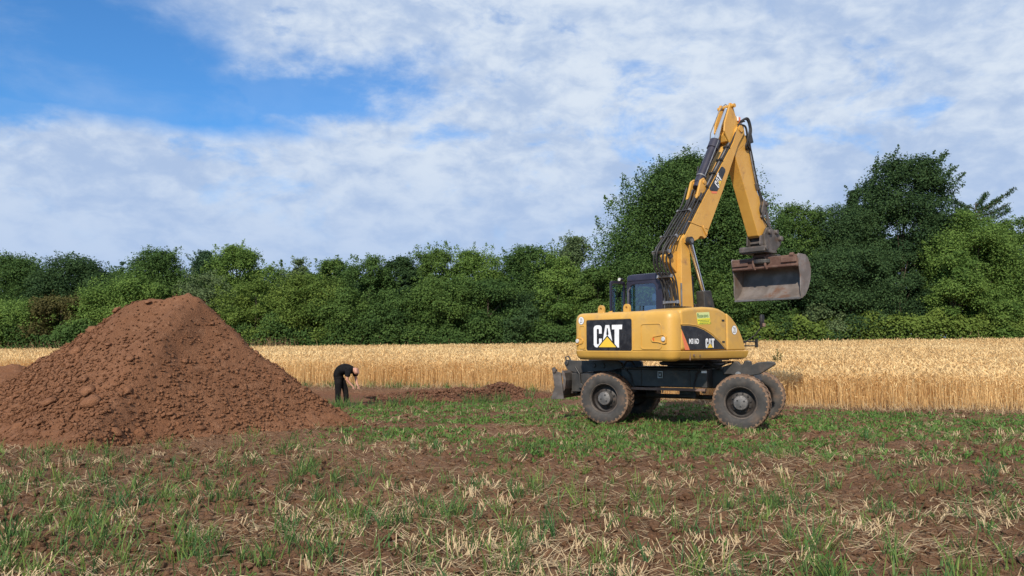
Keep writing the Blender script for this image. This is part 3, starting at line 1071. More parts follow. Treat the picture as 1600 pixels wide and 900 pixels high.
# left half, back row then front row
T(22, 401, 92, 66, 'dark', 'dark green tree at the extreme left edge of the wood, broad even crown', seed=1)
T(112, 401, 85, 65, 'deep', 'dark bushy tree above the left shoulder of the soil heap, second from the left edge', seed=2)
T(172, 421, 45, 70, 'mid', 'mid green tree with a low crown between the dark pair and the small pointed tip', seed=3)
T(188, 410, 13, 74, 'blue', 'small slim pointed tree tip poking above the wood left of the heap peak', 'cone', seed=4, sprigs=3)
T(245, 394, 66, 64, 'dark', 'upright dark green tree with a ragged top just left of the heap peak', seed=5, sprigs=16)
T(322, 394, 34, 67, 'blue', 'blue-green feathery tree leaning left behind the heap peak', 'spread', seed=6, sprigs=14, wind=-0.5)
T(370, 387, 52, 66, 'light', 'tall light green tree with open pointed shoots just right of the heap peak', seed=7, sprigs=26)
T(425, 415, 38, 72, 'mid', 'mid green tree right of the tall light green one, lower than it', seed=8)
T(438, 409, 7, 75, 'mid', 'thin single shoot of a slim tree standing up over the yellow-green crowns', 'cone', seed=9, sprigs=2)
T(466, 407, 32, 70, 'pale', 'pale loose tree with drooping twigs left of the big round dark tree', 'spread', seed=10, sprigs=12)
T(520, 409, 42, 68, 'mid', 'fresh green tree with two small tips between the pale tree and the round dark one', seed=11, sprigs=14)
T(575, 403, 52, 63, 'dark', 'big round dark tree straight above the bending man', seed=12, sprigs=12)
T(625, 403, 40, 64, 'deep', 'dark tree touching the right side of the round dark one', seed=13, sprigs=10)
T(680, 387, 46, 66, 'mid', 'mid green tree with an airy top right of the bending man', seed=14, sprigs=20)
T(745, 390, 56, 66, 'light', 'light green tree with a wide crown and a dark tip, mid-way to the digger', seed=15, sprigs=18)
T(830, 384, 58, 65, 'dark', 'dark green tree with upright twigs left of the digger cab', seed=16, sprigs=18)
T(905, 373, 46, 67, 'pale', 'pale feathery tree just left of the big round tree behind the boom', seed=17, sprigs=26)
T(868, 392, 40, 63, 'light', 'light green tree between the dark twiggy tree and the pale feathery one', seed=18, sprigs=12)
# front row, left half
T(45, 470, 75, 61, 'light', 'light green shrubby tree at the left edge in front of the dark ones', seed=20, base=0.03, sprigs=6)
T(95, 462, 52, 60.5, 'brown', 'brownish-red tinged shrubby tree above the left flank of the heap', seed=21, base=0.03, sprigs=5)
T(205, 432, 78, 61, 'light', 'bright green shrubby tree behind the left slope of the heap', seed=22, base=0.03, sprigs=8)
T(318, 432, 42, 62, 'pale', 'grey-green thin shrub with bare twigs right behind the heap peak', seed=23, base=0.05, dens=260, sprigs=20)
T(400, 438, 62, 61, 'yellow', 'yellow-green tree behind the right slope of the heap', seed=24, base=0.03, sprigs=6)
T(478, 432, 66, 61, 'yellow', 'yellowish tree with a domed crown left of the bending man', seed=25, base=0.03, sprigs=8)
T(535, 452, 52, 60, 'mid', 'mid green shrubby tree above and left of the bending man', seed=26, base=0.03, sprigs=6)
T(612, 455, 50, 60, 'dark', 'dark shrubby tree at the field edge right above the man', seed=27, base=0.02)
T(690, 432, 62, 60.5, 'mid', 'mid green shrubby tree over the soil bank with a yellowish top', seed=28, base=0.02)
T(762, 440, 60, 60, 'dark', 'dark dense shrubby tree left of the digger rear', seed=29, base=0.02)
T(820, 452, 56, 60, 'deep', 'deep green shrubby tree next to the rear corner of the digger', seed=30, base=0.02)
T(872, 432, 50, 60.5, 'light', 'light green drooping tree beside the digger rear corner', seed=31, base=0.02)
T(935, 420, 52, 60, 'mid', 'mid green tree directly behind the open cab door', seed=32, base=0.02)
# right half
T(1085, 245, 188, 64, 'dark', 'huge round dark green tree rising behind the boom of the digger', 'dome', seed=40, base=0.05, sprigs=46, lobe_r=0.125, lobes=170, leaf=0.18, dens=780)
T(1000, 405, 62, 60.5, 'dark', 'dark bushy tree low behind the cab under the huge round tree', seed=41, base=0.02)
T(1100, 425, 62, 60, 'mid', 'mid green bushy tree low behind the boom foot', seed=42, base=0.02)
T(1250, 322, 60, 66, 'mid', 'feathery mid green tree right of the stick and bucket', seed=43, sprigs=24)
T(1320, 325, 70, 65, 'deep', 'deep green tree left of the tall windswept one', seed=44, sprigs=16)
T(1412, 250, 108, 66, 'deep', 'tall dark windswept tree with ragged shoots blown to the right', seed=45, sprigs=70, wind=0.55, base=0.05, lobe_r=0.12, lobes=170, dens=600, leaf=0.18, shape='round')
T(1340, 300, 36, 67, 'deep', 'narrow dark tree against the left side of the windswept one', 'cone', seed=46, sprigs=20)
T(1525, 332, 74, 62, 'light', 'broad light green tree right of the windswept one, smooth domed crown', seed=47, sprigs=8)
T(1592, 345, 52, 63, 'mid', 'mid green tree at the extreme right edge of the wood', seed=48, sprigs=8)
T(1235, 392, 64, 60.5, 'deep', 'deep green tree with layered boughs right of the bucket', seed=49, base=0.02)
T(1330, 385, 76, 60.5, 'deep', 'wide deep green tree with layered boughs under the windswept one', seed=50, base=0.02, sprigs=6)
T(1405, 395, 50, 62, 'deep', 'shadowy deep green tree between the layered and the arching tree', seed=51, base=0.02)
T(1492, 396, 58, 59.5, 'light', 'light green tree arching like an umbrella over the bramble hedge', seed=52, base=0.32, sprigs=6, lobes=34)
T(1545, 455, 40, 59.2, 'light', 'light green lower tree hanging down to the hedge near the right edge', seed=53, base=0.05, sprigs=4)
T(1178, 455, 55, 60, 'dark', 'dark bushy tree below the bucket', seed=54, base=0.02)
T(1278, 470, 42, 59.5, 'pale', 'grey-green shrub at the left end of the bramble hedge', 'shrub', seed=55, base=0.01, name='shrub', cat='shrub')


# larch-like conifer at the far right: long boughs with hanging needles
def conifer():
    rg = np.random.default_rng(5)
    Y = 69.0
    X = (1530 - 800) / 1200 * Y
    bz = float(base_z(np.array(X), np.array(Y)))
    root = empty('conifer_tree', (X, Y, bz + 0.5))
    tag(root, 'dark conifer with long upswept boughs and hanging needles at the right edge', 'tree', 'trees along the far side of the field')
    mb = MB()
    H = 13.2
    mb.tube([(0, 0, -.2), (0, 0, 6), (.05, 0, 10.5), (.15, 0, 12.3)], [.28, .2, .09, .03], 8)
    c, nr, ax = [], [], []
    boughs = [((.1, 0, 11.3), (3.7, 0, 13.7)), ((.1, .2, 11.6), (2.6, .3, 12.9)), ((0, 0, 11.8), (-2.0, 0, 12.7)), ((.1, 0, 12.0), (1.3, 0.2, 13.3)),
              ((0, 0, 11), (3.4, .4, 12.3)), ((0, 0, 11.2), (-2.2, -.6, 11.9)), ((0, 0, 10.6), (2.6, -1.0, 11.6)), ((0, 0, 10.2), (-1.8, -1.4, 10.9)),
              ((0, 0, 9.8), (2.2, -1.4, 10.4)), ((0, 0, 9.2), (-2.4, .5, 9.6)), ((0, 0, 8.8), (2.8, .8, 9.4))]
    for a, b in boughs:
        a, b = np.array(a, float), np.array(b, float)
        mid_ = (a + b) / 2 + np.array([0, 0, -.25])
        mb.tube([a, mid_, b], [.07, .045, .015], 5)
        m = 420
        s_ = rg.uniform(0.12, 1.0, m)[:, None]
        p = (1 - s_) ** 2 * a + 2 * s_ * (1 - s_) * mid_ + s_ ** 2 * b
        hang = rg.random(m) ** 1.3 * (0.75 - 0.45 * s_[:, 0])
        p = p + np.stack([rg.normal(0, .12, m), rg.normal(0, .16, m), -hang + .08], 1)
        c.append(p)
        nr.append(rg.normal(0, 1, (m, 3)))
    c = np.concatenate(c); nr = np.concatenate(nr)
    V, F = leaf_quads(c, nr, rg.uniform(.2, .42, len(c)), rg, 0.22)
    mesh_np('crown', V, F, M['leaf_deep'], root, np.repeat(rg.random(len(c)) * .7, 4))
    mb.build('trunk', M['bark'], root, smooth=True)


conifer()


def bushes(name, x0, x1, yf, h0, h1, kind, label, seed, dens, leaf, cat='hedge', kindtag=None, depth=2.4):
    """a long low bank of leaves"""
    rg = np.random.default_rng(seed)
    n = int((x1 - x0) * depth * dens)
    x = rg.uniform(x0, x1, n)
    yb = rg.random(n)
    y = yf + yb * depth
    hh = h0 + (h1 - h0) * fbm(x * 0.55, y * 0.5, seed, 4)
    hh = hh * np.sin(np.pi * np.clip(0.18 + yb * 0.64, 0, 1)) ** 0.7
    z = hh * (1 - 0.95 * rg.random(n) ** 1.9)
    up = rg.random(n) < 0.02
    z = np.where(up, hh + rg.random(n) * 0.35, z)
    c = np.stack([x, y, base_z(x, y) + z], 1)
    nr = np.stack([rg.normal(0, .5, n), -0.5 + rg.normal(0, .4, n), 0.55 + rg.normal(0, .3, n)], 1)
    V, F = leaf_quads(c, nr, leaf * rg.uniform(.7, 1.4, n), rg, 0.7)
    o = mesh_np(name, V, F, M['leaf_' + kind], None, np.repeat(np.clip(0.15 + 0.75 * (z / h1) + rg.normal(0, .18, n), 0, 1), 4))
    return tag(o, label, cat, kind=kindtag)


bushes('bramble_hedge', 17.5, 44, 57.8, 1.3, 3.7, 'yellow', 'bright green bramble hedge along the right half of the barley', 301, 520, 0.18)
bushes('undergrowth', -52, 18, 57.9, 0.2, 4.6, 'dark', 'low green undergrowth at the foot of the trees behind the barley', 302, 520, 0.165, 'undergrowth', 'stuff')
# the depth of the wood behind, which reads as one mass
rgf = np.random.default_rng(77)
n = 150000
x = rgf.uniform(-75, 75, n); yb = rgf.random(n); y = 71 + yb * 9
topz = 4.8 + 4.0 * fbm(x * 0.30, y * 0.2, 311, 4) + 3.2 * sstep(x, 8, 20)
z = topz * (1 - rgf.random(n) ** 1.5)
V, F = leaf_quads(np.stack([x, y, base_z(x, y) + z], 1), np.stack([rgf.normal(0, .5, n), -0.4 + rgf.normal(0, .4, n), .5 + rgf.normal(0, .4, n)], 1), rgf.uniform(.3, .55, n), rgf)
o = mesh_np('woodland', V, F, M['leaf_deep'], None, np.repeat(rgf.random(n), 4))
tag(o, 'dark depth of the wood behind the front trees', 'woodland', kind='stuff')

# one tall green weed in the barley, pale dry grass at the hedge foot
rgw = np.random.default_rng(9)
wx, wy = (1213 - 800) / 1200 * 26.0, 26.0
root = empty('tall_weed', (wx, wy, float(base_z(np.array(wx), np.array(wy)))))
tag(root, 'single tall greenish weed standing up out of the barley right of the digger', 'weed')
mb = MB()
mb.tube([(0, 0, 0), (.02, 0, .6), (.0, 0, 1.32)], [.012, .01, .006], 6)
mb.tube([(0.02, 0, .55), (.10, 0, .85), (.13, 0, 1.15)], [.009, .008, .005], 6)
mb.tube([(0.02, 0, .5), (-.08, 0.03, .85), (-.10, 0, 1.05)], [.009, .008, .005], 6)
mb.build('stem', M['weed_leaf'], root, smooth=True)
m_ = 170
sp = rgw.random(m_)
k3 = rgw.integers(0, 3, m_)
c = np.stack([np.choose(k3, [0, .11, -.09]) * (0.6 + 0.6 * sp) + rgw.normal(0, .03, m_), rgw.normal(0, .03, m_), .7 + sp * np.choose(k3, [.65, .45, .38])], 1)
V, F = leaf_quads(c, rgw.normal(0, 1, (m_, 3)), rgw.uniform(.05, .11, m_), rgw, 0.4)
mesh_np('foliage', V, F, M['leaf_brown'], root, np.repeat(rgw.random(m_), 4))
n = 1150
x = np.concatenate([rgw.normal(-18.5, 1.0, 450), rgw.normal(-35, 2.0, 400), rgw.uniform(-45, 40, 300)])
y = 58.0 + rgw.random(n) * 0.6
V, F, k = ribbons(np.stack([x, y, base_z(x, y)], 1), rgw.uniform(0, 6.28, n), rgw.uniform(.9, 1.7, n), np.abs(rgw.normal(0, .15, n)), np.abs(rgw.normal(.1, .1, (n, 3))), np.full(n, .03), np.array([.8, 1, .9, .3]))
o = mesh_np('dry_grass', V, F, M['straw'], None, np.repeat(rgw.random(n) * .6, k))
tag(o, 'pale dry grass at the foot of the trees', 'grass', kind='stuff')

# ---------------------------------------------------------------- the wheeled excavator
PX, PY = 3.69, 15.8
digger = empty('wheeled_excavator', (PX, PY, 0))
tag(digger, 'yellow and black wheeled excavator with its bucket held high, standing at the barley edge', 'excavator')
AB, AC = R(39.7), R(-27.0)              # heading of the upper body and of the undercarriage
CO = (-.206, -.086)                     # the undercarriage's middle lies a little beside the slew axis
BX, BY = (math.cos(AB), math.sin(AB)), (-math.sin(AB), math.cos(AB))


def B_(mb, name, mats, parent=None, **kw):
    return mb.build(name, mats, parent or digger, rotz=AB if parent is None else 0, **kw)


def C_(mb, name, mats, parent=None, **kw):
    return mb.build(name, mats, parent or digger, rotz=AC if parent is None else 0, loc=(CO[0], CO[1], 0) if parent is None else (0, 0, 0), **kw)


def text_mesh(name, s, m, parent, o, uu, vv, width, height, bold=0.0):
    cu = bpy.data.curves.new(name, 'FONT')
    cu.body = s
    cu.offset = bold
    cu.resolution_u = 3
    to = bpy.data.objects.new(name, cu)
    COL.objects.link(to)
    dg = bpy.context.evaluated_depsgraph_get()
    me = bpy.data.meshes.new_from_object(to.evaluated_get(dg))
    bpy.data.objects.remove(to)
    xs = [p.co.x for p in me.vertices]; ys = [p.co.y for p in me.vertices]
    sx_, sy_ = width / (max(xs) - min(xs)), height / (max(ys) - min(ys))
    for p in me.vertices:
        p.co = Vector(o) + Vector(uu) * ((p.co.x - min(xs)) * sx_) + Vector(vv) * ((p.co.y - min(ys)) * sy_)
    me.materials.clear()
    me.materials.append(m)
    ob = bpy.data.objects.new(name, me)
    COL.objects.link(ob)
    ob.parent = parent
    return ob


LC = [(.29, .62), (.19, .62), (.19, .80), (.17, .84), (.13, .84), (.11, .80), (.11, .18), (.13, .14), (.17, .14), (.19, .18), (.19, .40), (.29, .40), (.29, .12), (.25, .03), (.20, 0), (.10, 0), (.04, .03), (0, .12), (0, .88), (.04, .97), (.10, 1), (.20, 1), (.26, .97), (.29, .88)]
LA = [(.30, .10), (.42, 1), (.555, 1), (.68, .10), (.56, .30), (.49, .42), (.41, .30)]
LS = [(.475, .86), (.505, .86), (.530, .58), (.49, .53), (.450, .58)]
LT = [(.645, 1), (1, 1), (.99, .80), (.89, .80), (.885, 0), (.82, 0), (.735, .14), (.735, .80), (.645, .80)]


def lettering(name, parent, fn):
    """fn(u, v, lift) -> point; white letters over a yellow triangle"""
    mb = MB()
    for poly in (LC, LA, LT):
        mb.add([fn(a, b, .002) for a, b in poly], [tuple(range(len(poly)))], 0)
    mb.add([fn(a, b, .004) for a, b in LS], [tuple(range(len(LS)))], 1)
    mb.add([fn(a, b, .004) for a, b in ((.125, -.012), (.845, -.012), (.485, .55))], [(0, 1, 2)], 1)
    mb.add([fn(a, b, .006) for a, b in ((.18, .012), (.79, .012), (.485, .47))], [(0, 1, 2)], 2)
    return mb.build(name, [M['white_vinyl'], M['badge_black'], M['logo_yellow']], parent)


# --- undercarriage
mb = MB()
mb.prism([(-1.95, .82), (-1.75, 1.09), (1.40, 1.09), (1.50, .86), (1.1, .72), (-1.2, .72)], -.36, .36)
mb.box((-.18, -.60, .915), (1.70, .46, .33)); mb.box((-.18, .60, .915), (1.70, .46, .33))
mb.box((-.18, -.60, 1.097), (1.78, .52, .026)); mb.box((-.18, .60, 1.097), (1.78, .52, .026))
mb.box((.33, -.838, .915), (.035, .03, .32)); mb.box((-.62, -.838, .915), (.02, .02, .30))
for ax_ in (-1.28, 1.32):
    mb.cyl((ax_, -.95, .54), (ax_, .95, .54), .13, 14)
    mb.box((ax_, 0, .56), (.34, .5, .36)); mb.box((ax_, 0, .78), (.3, .9, .2))
mb.cyl((-1.3, 0, .52), (1.3, 0, .52), .045, 12)
mb.box((.15, -.1, .58), (.34, .3, .13))
C_(mb, 'chassis', M['black_steel'], bevel=.012)
mb = MB(); mb.box((-.18, -.86, .71), (1.66, .14, .05)); mb.box((-.95, -.8, .67), (.05, .1, .05)); mb.box((.6, -.8, .67), (.05, .1, .05)); mb.cyl((-.2, -.8, .63), (-.2, -.8, .70), .015, 8)
C_(mb, 'step_rail', M['rail_brown'], bevel=.006)
mb = MB(); mb.box((-.235, -.842, .985), (.105, .012, .135)); mb.box((-.235, -.849, .985), (.07, .006, .10), 1); mb.box((-.235, -.854, .985), (.03, .006, .04), 0)
C_(mb, 'tie_down_plate', [M['steel'], M['black_steel']], bevel=.003)
mb = MB(); mb.box((.62, -.842, 1.05), (.10, .01, .045))
C_(mb, 'white_label', M['white_vinyl'])
mb = MB(); mb.lathe([(.62, 0), (.66, .02), (.66, .06), (.60, .075), (.60, .10)], 40); mb2 = MB()
for p in mb.v:
    mb2.v.append((p[0], p[2], 1.15 + p[1]))
mb2.f, mb2.m = mb.f, mb.m
mb2.cyl((0, 0, 1.12), (0, 0, 1.29), .50, 30)
mb2.build('slew_ring', M['black_steel'], digger, smooth=True)
# hydraulic lines hanging off the frame
mb = MB()
mb.tube([(-.98, -.84, 1.13), (-.84, -.87, .98), (-.80, -.86, .80), (-.74, -.84, .66)], .016, 6)
mb.tube([(.62, -.82, 1.18), (.47, -.86, 1.0), (.42, -.85, .82), (.42, -.82, .55)], .018, 6)
mb.tube([(.42, -.80, .62), (.0, -.7, .58), (-.6, -.6, .60)], .014, 6)
C_(mb, 'hydraulic_hose', M['hose_rubber'], smooth=True)
mb = MB(); mb.tube([(.35, -.5, 1.22), (1.1, -.5, 1.24), (.95, -.55, 1.20), (.78, -.6, 1.10)], .018, 6); mb.tube([(.62, -.5, 1.23), (.70, -.5, 1.16), (.86, -.5, 1.12)], .045, 8)
C_(mb, 'cable_guide', M['black_steel'], smooth=True)

# --- wheels
def make_wheel():
    root = bpy.data.objects.new('wheel', None); COL.objects.link(root)
    mb = MB()
    KW = .96
    prof = [(.285, -.175), (.312, -.208), (.37, -.228), (.43, -.232), (.490, -.217), (.518, -.190), (.524, -.11), (.526, 0), (.524, .11), (.518, .190), (.490, .217), (.43, .232), (.37, .228), (.312, .208), (.285, .175)]
    mb.lathe(prof, 56)
    fm = []
    n = 56
    for i in range(len(prof) - 1):
        fm += [1 if 4 <= i <= 9 else 0] * n
    mb.m = fm
    rr = random.Random(3)
    for i in range(30):                                   # chevron lugs
        for s in (-1, 1):
            a0 = 2 * math.pi * (i + (0.5 if s > 0 else 0)) / 30
            vs = []
            for (yy, da, rad) in ((.005, .0, .524), (.115, .07, .524), (.198, .13, .507), (.223, .14, .468)):
                for dw in (-.034, .034):
                    for top in (0, 1):
                        r_ = rad + (0.015 + rr.uniform(-.005, .005) if top else -.02)
                        a = a0 + da + dw
                        vs.append((r_ * math.cos(a), s * yy, r_ * math.sin(a)))
            fs = []
            for k in range(3):
                b = k * 4
                fs += [(b, b + 4, b + 5, b + 1), (b + 1, b + 5, b + 7, b + 3), (b + 2, b + 3, b + 7, b + 6)]
            fs += [(0, 1, 3, 2), (12, 14, 15, 13)]
            mb.add(vs, fs, 1)
    mb.v = [(p[0] * KW, p[1] * .93, p[2] * KW) for p in mb.v]
    t = mb.build('tyre', [M['tyre_rubber'], M['muddy_tread']], root, smooth=True)
    mb = MB()
    mb.lathe([(.290, -.190), (.302, -.206), (.308, -.200), (.306, -.186), (.290, -.180), (.280, -.165)], 44, mi=1)
    mb.lathe([(.280, -.165), (.272, -.10), (.268, -.04), (.235, -.015), (.22, -.02), (.205, -.035), (.13, -.045), (.0, -.045)], 44)
    mb.lathe([(.300, .200), (.29, .170), (.25, .09), (.1, .07), (.0, .07)], 32)
    for k in range(10):
        a = 2 * math.pi * k / 10
        mb.cyl((.175 * math.cos(a), -.05, .175 * math.sin(a)), (.175 * math.cos(a), -.082, .175 * math.sin(a)), .016, 6)
    mb.v = [(p[0] * KW, p[1] * .93, p[2] * KW) for p in mb.v]
    mb.build('rim', [M['rim_paint'], M['flange_dust']], root, smooth=True)
    mb = MB()
    mb.lathe([(.145, -.05), (.142, -.12), (.130, -.16), (.126, -.175), (.115, -.182), (.0, -.184)], 32)
    for k in range(3):
        a = R(90 + 120 * k)
        mb.cyl((.07 * math.cos(a), -.176, .07 * math.sin(a)), (.07 * math.cos(a), -.188, .07 * math.sin(a)), .017, 8, 1)
    for k in range(12):
        a = R(30 * k + 10)
        mb.cyl((.112 * math.cos(a), -.17, .112 * math.sin(a)), (.112 * math.cos(a), -.187, .112 * math.sin(a)), .008, 6, 0)
    mb.build('hub', [M['hub_grey'], M['hose_rubber']], root, smooth=True)
    return root


w0 = make_wheel()
wheel_kids = list(w0.children)
CX, CY = (math.cos(AC), math.sin(AC)), (-math.sin(AC), math.cos(AC))
for i, (wx_, wy_, steer, spin) in enumerate([(-1.28, -.985, 0, .3), (1.33, -.985, 4, 1.1), (-1.28, .93, 0, .8), (1.33, .93, 5, 2.0)]):
    if i == 0:
        r_ = w0
        kids = wheel_kids
    else:
        r_ = w0.copy(); COL.objects.link(r_)
        kids = []
        for ch in wheel_kids:
            c2 = ch.copy(); COL.objects.link(c2); c2.parent = r_; kids.append(c2)
    r_.parent = digger
    r_.location = (CO[0] + wx_ * CX[0] + wy_ * CY[0], CO[1] + wx_ * CX[1] + wy_ * CY[1], .512)
    r_.rotation_euler = (0, 0, AC + R(steer) + (math.pi if wy_ > 0 else 0))
    for k_ in kids:
        k_.rotation_euler = (0, spin, 0)

# --- dozer blade at the far left, its linkage, and the stabiliser casting at the right
blade = MB()
sec = [(-2.36, 1.05), (-2.30, 1.0), (-2.27, .85), (-2.29, .68), (-2.37, .54), (-2.46, .47), (-2.42, .55), (-2.35, .68), (-2.33, .85), (-2.37, .98)]
blade.prism(sec, -1.22, 1.22)
for s in (-1, 1):
    blade.prism([(-2.56, 1.09), (-2.50, 1.12), (-2.46, 1.03), (-2.36, 1.0), (-2.30, .48), (-2.58, .47), (-2.50, .72)], s * 1.25 - .02, s * 1.25 + .02)
blade.cyl((-2.50, -1.30, 1.04), (-2.50, -1.2, 1.04), .04, 12)
blade.v = [(p[0] + .20, p[1], p[2]) for p in blade.v]
bo = C_(blade, 'dozer_blade', M['tool_steel'], bevel=.006)
mb = MB()
for s in (-1, 1):
    mb.prism([(-2.30, .98), (-2.28, .86), (-1.5, .74), (-1.3, .80), (-1.3, .92), (-1.55, .96)], s * .55 - .05, s * .55 + .05)
    mb.prism([(-2.27, .60), (-2.27, .50), (-1.35, .60), (-1.35, .70)], s * .62 - .05, s * .62 + .05)
mb.box((-2.2, 0, .78), (.14, 1.7, .42)); mb.box((-1.75, -.95, .80), (.9, .03, .36))
mb.tube([(-2.12, -.97, 1.12), (-2.02, -.99, .98), (-2.0, -1.0, .78), (-1.92, -1.0, .72)], .022, 8)
mb.cyl((-1.98, -1.03, .74), (-1.98, -.9, .74), .05, 12)
mb.v = [(p[0] + .15, p[1], p[2]) for p in mb.v]
C_(mb, 'lift_arm', M['black_steel'], bo, bevel=.01)
mb = MB()
mb.prism([(-2.28, 1.18), (-2.22, 1.26), (-2.10, 1.24), (-1.16, 1.26), (-1.04, 1.20), (-1.02, 1.10), (-1.3, 1.04), (-1.75, 1.02), (-1.95, .98), (-2.20, 1.04)], -.82, -.70)
mb.prism([(-2.28, 1.18), (-2.22, 1.26), (-2.10, 1.24), (-1.16, 1.26), (-1.04, 1.20), (-1.02, 1.10), (-1.3, 1.04), (-1.75, 1.02), (-1.95, .98), (-2.20, 1.04)], .5, .62)
for q in ((-2.22, 1.19), (-1.62, 1.15), (-1.42, 1.14)):
    mb.cyl((q[0], -.85, q[1]), (q[0], -.6, q[1]), .045, 12)
mb.tube([(-2.25, -.76, 1.22), (-2.27, -.76, 1.31), (-2.20, -.76, 1.33), (-2.16, -.76, 1.25)], .018, 6)
mb.tube([(-1.0, -.76, 1.14), (-.95, -.76, 1.23), (-.84, -.76, 1.24), (-.78, -.76, 1.15)], .02, 6)
C_(mb, 'blade_linkage', M['black_steel'], bevel=.012)
mb = MB()
for yy in (-.50,):
    mb.prism([(.90, 1.0), (.90, 1.15), (1.05, 1.19), (1.10, 1.25), (1.18, 1.25), (1.22, 1.19), (1.28, 1.20), (1.30, 1.26), (1.36, 1.275), (1.42, 1.25), (1.43, 1.18), (1.55, 1.235), (1.72, 1.255), (1.84, 1.25), (1.87, 1.20), (1.80, 1.15), (1.66, 1.06), (1.58, 1.01), (1.40, .98), (1.30, .93), (1.16, .95), (1.05, 1.0)], yy, yy + .13)
mb.box((1.1, -.1, 1.03), (.5, .5, .14))
sto = C_(mb, 'stabiliser', M['black_steel'], bevel=.015)
mb = MB(); mb.cyl((1.19, -.535, 1.0), (1.19, -.49, 1.0), .055, 20); mb.cyl((1.19, -.545, 1.0), (1.19, -.53, 1.0), .025, 14)
C_(mb, 'pin', M['steel'], sto, smooth=True)

# --- upper body
RB = .20


def plan(inset, x1=-1.96):
    """rear part seen from above, rounded rear corners"""
    i = inset
    out = [(x1, -1.25 + i)]
    for cy_, s in ((-1.25, -1), (1.25, 1)):
        cc = (-2.2 + RB, cy_ - s * RB)
        for k in range(9):
            a = R(90 * k / 8)
            rr_ = RB - i
            if s < 0:
                out.append((cc[0] - rr_ * math.sin(a), cc[1] - rr_ * math.cos(a)))
            else:
                out.append((cc[0] - rr_ * math.cos(a), cc[1] + rr_ * math.sin(a)))
    out.append((x1, 1.25 - i))
    return out


mb = MB()
mb.loft([[(p[0], p[1], z) for p in plan(i)] for z, i in ((1.462, .006), (2.03, .002), (2.09, .012), (2.14, .035), (2.172, .075), (2.186, .13))])
cw = B_(mb, 'counterweight', M['yellow_paint'], smooth=True)
mb = MB()
mb.loft([[(p[0], p[1], z) for p in plan(i)] for z, i in ((1.272, .13), (1.285, .075), (1.32, .03), (1.36, .010), (1.442, -.006), (1.452, .004))])
mb.loft([[(-1.955, -1.25 + i, z), (-1.955, .4, z), (.10 - i, .4, z), (.10 - i, -1.25 + i, z)] for z, i in ((1.29, .10), (1.32, .03), (1.36, .010), (1.445, -.006), (1.455, .004))])
B_(mb, 'lower_skirt', M['yellow_paint'], smooth=True)
mb = MB()
mb.box((-.1, .0, 1.28), (1.2, 1.1, .05)); mb.box((.6, .5, 1.32), (1.4, 1.0, .06))
B_(mb, 'turntable_frame', M['black_steel'], bevel=.01)
# side cover and its front piece
mb = MB()
mb.prism([(-1.953, 1.462), (-1.953, 2.185), (-1.72, 2.225), (-1.27, 2.258), (-.95, 2.255), (-.80, 2.235), (-.578, 2.165), (-.578, 1.462)], -1.25, -.36)
cover = B_(mb, 'side_cover', M['yellow_paint'], bevel=.055, seg=4)
mb = MB()
mb.prism([(-.566, 1.462), (-.566, 2.160), (-.42, 2.085), (-.27, 1.965), (-.15, 1.825), (-.06, 1.68), (.02, 1.50), (.03, 1.462)], -1.25, -.36)
nose = B_(mb, 'front_cover', M['yellow_paint'], bevel=.05, seg=4)
mb = MB()
mb.prism([(-1.95, 1.33), (-1.95, 2.13), (-.70, 2.13), (-.62, 2.0), (-.62, 1.33)], -.34, 1.22)
mb.prism([(-1.55, 2.13), (-1.50, 2.19), (-.80, 2.19), (-.75, 2.13)], -.32, .15)
B_(mb, 'engine_hood', M['yellow_paint'], bevel=.03)
# shallow raised panel borders on the rear
mb = MB()
X0 = -2.2


def onrear(rect, wdt=.022, rad=.05):
    mb.ringplate((X0 + .004, 0, 0), (0, 1, 0), (0, 0, 1), (rect[0] - wdt, rect[1] - wdt, rect[2] + wdt, rect[3] + wdt), rect, rad + wdt, rad, (-.012, 0, 0), n=6)


onrear((-.325, 1.452, .845, 2.042), .026, .04)
onrear((-1.00, 1.50, -.545, 1.93), .018, .05)
onrear((.90, 1.50, 1.03, 1.93), .016, .03)
B_(mb, 'panel_border', M['yellow_paint'], bevel=.004)
mb = MB()
mb.prism(rrect((-.325, 1.452, .845, 2.042), .04), X0 - .004, X0 + .004, axis='x')
badge = B_(mb, 'badge_panel', M['badge_black'])
lettering('lettering', badge, lambda a, b, l: (X0 - .004 - l, .645 - .74 * a, 1.515 + .425 * b))
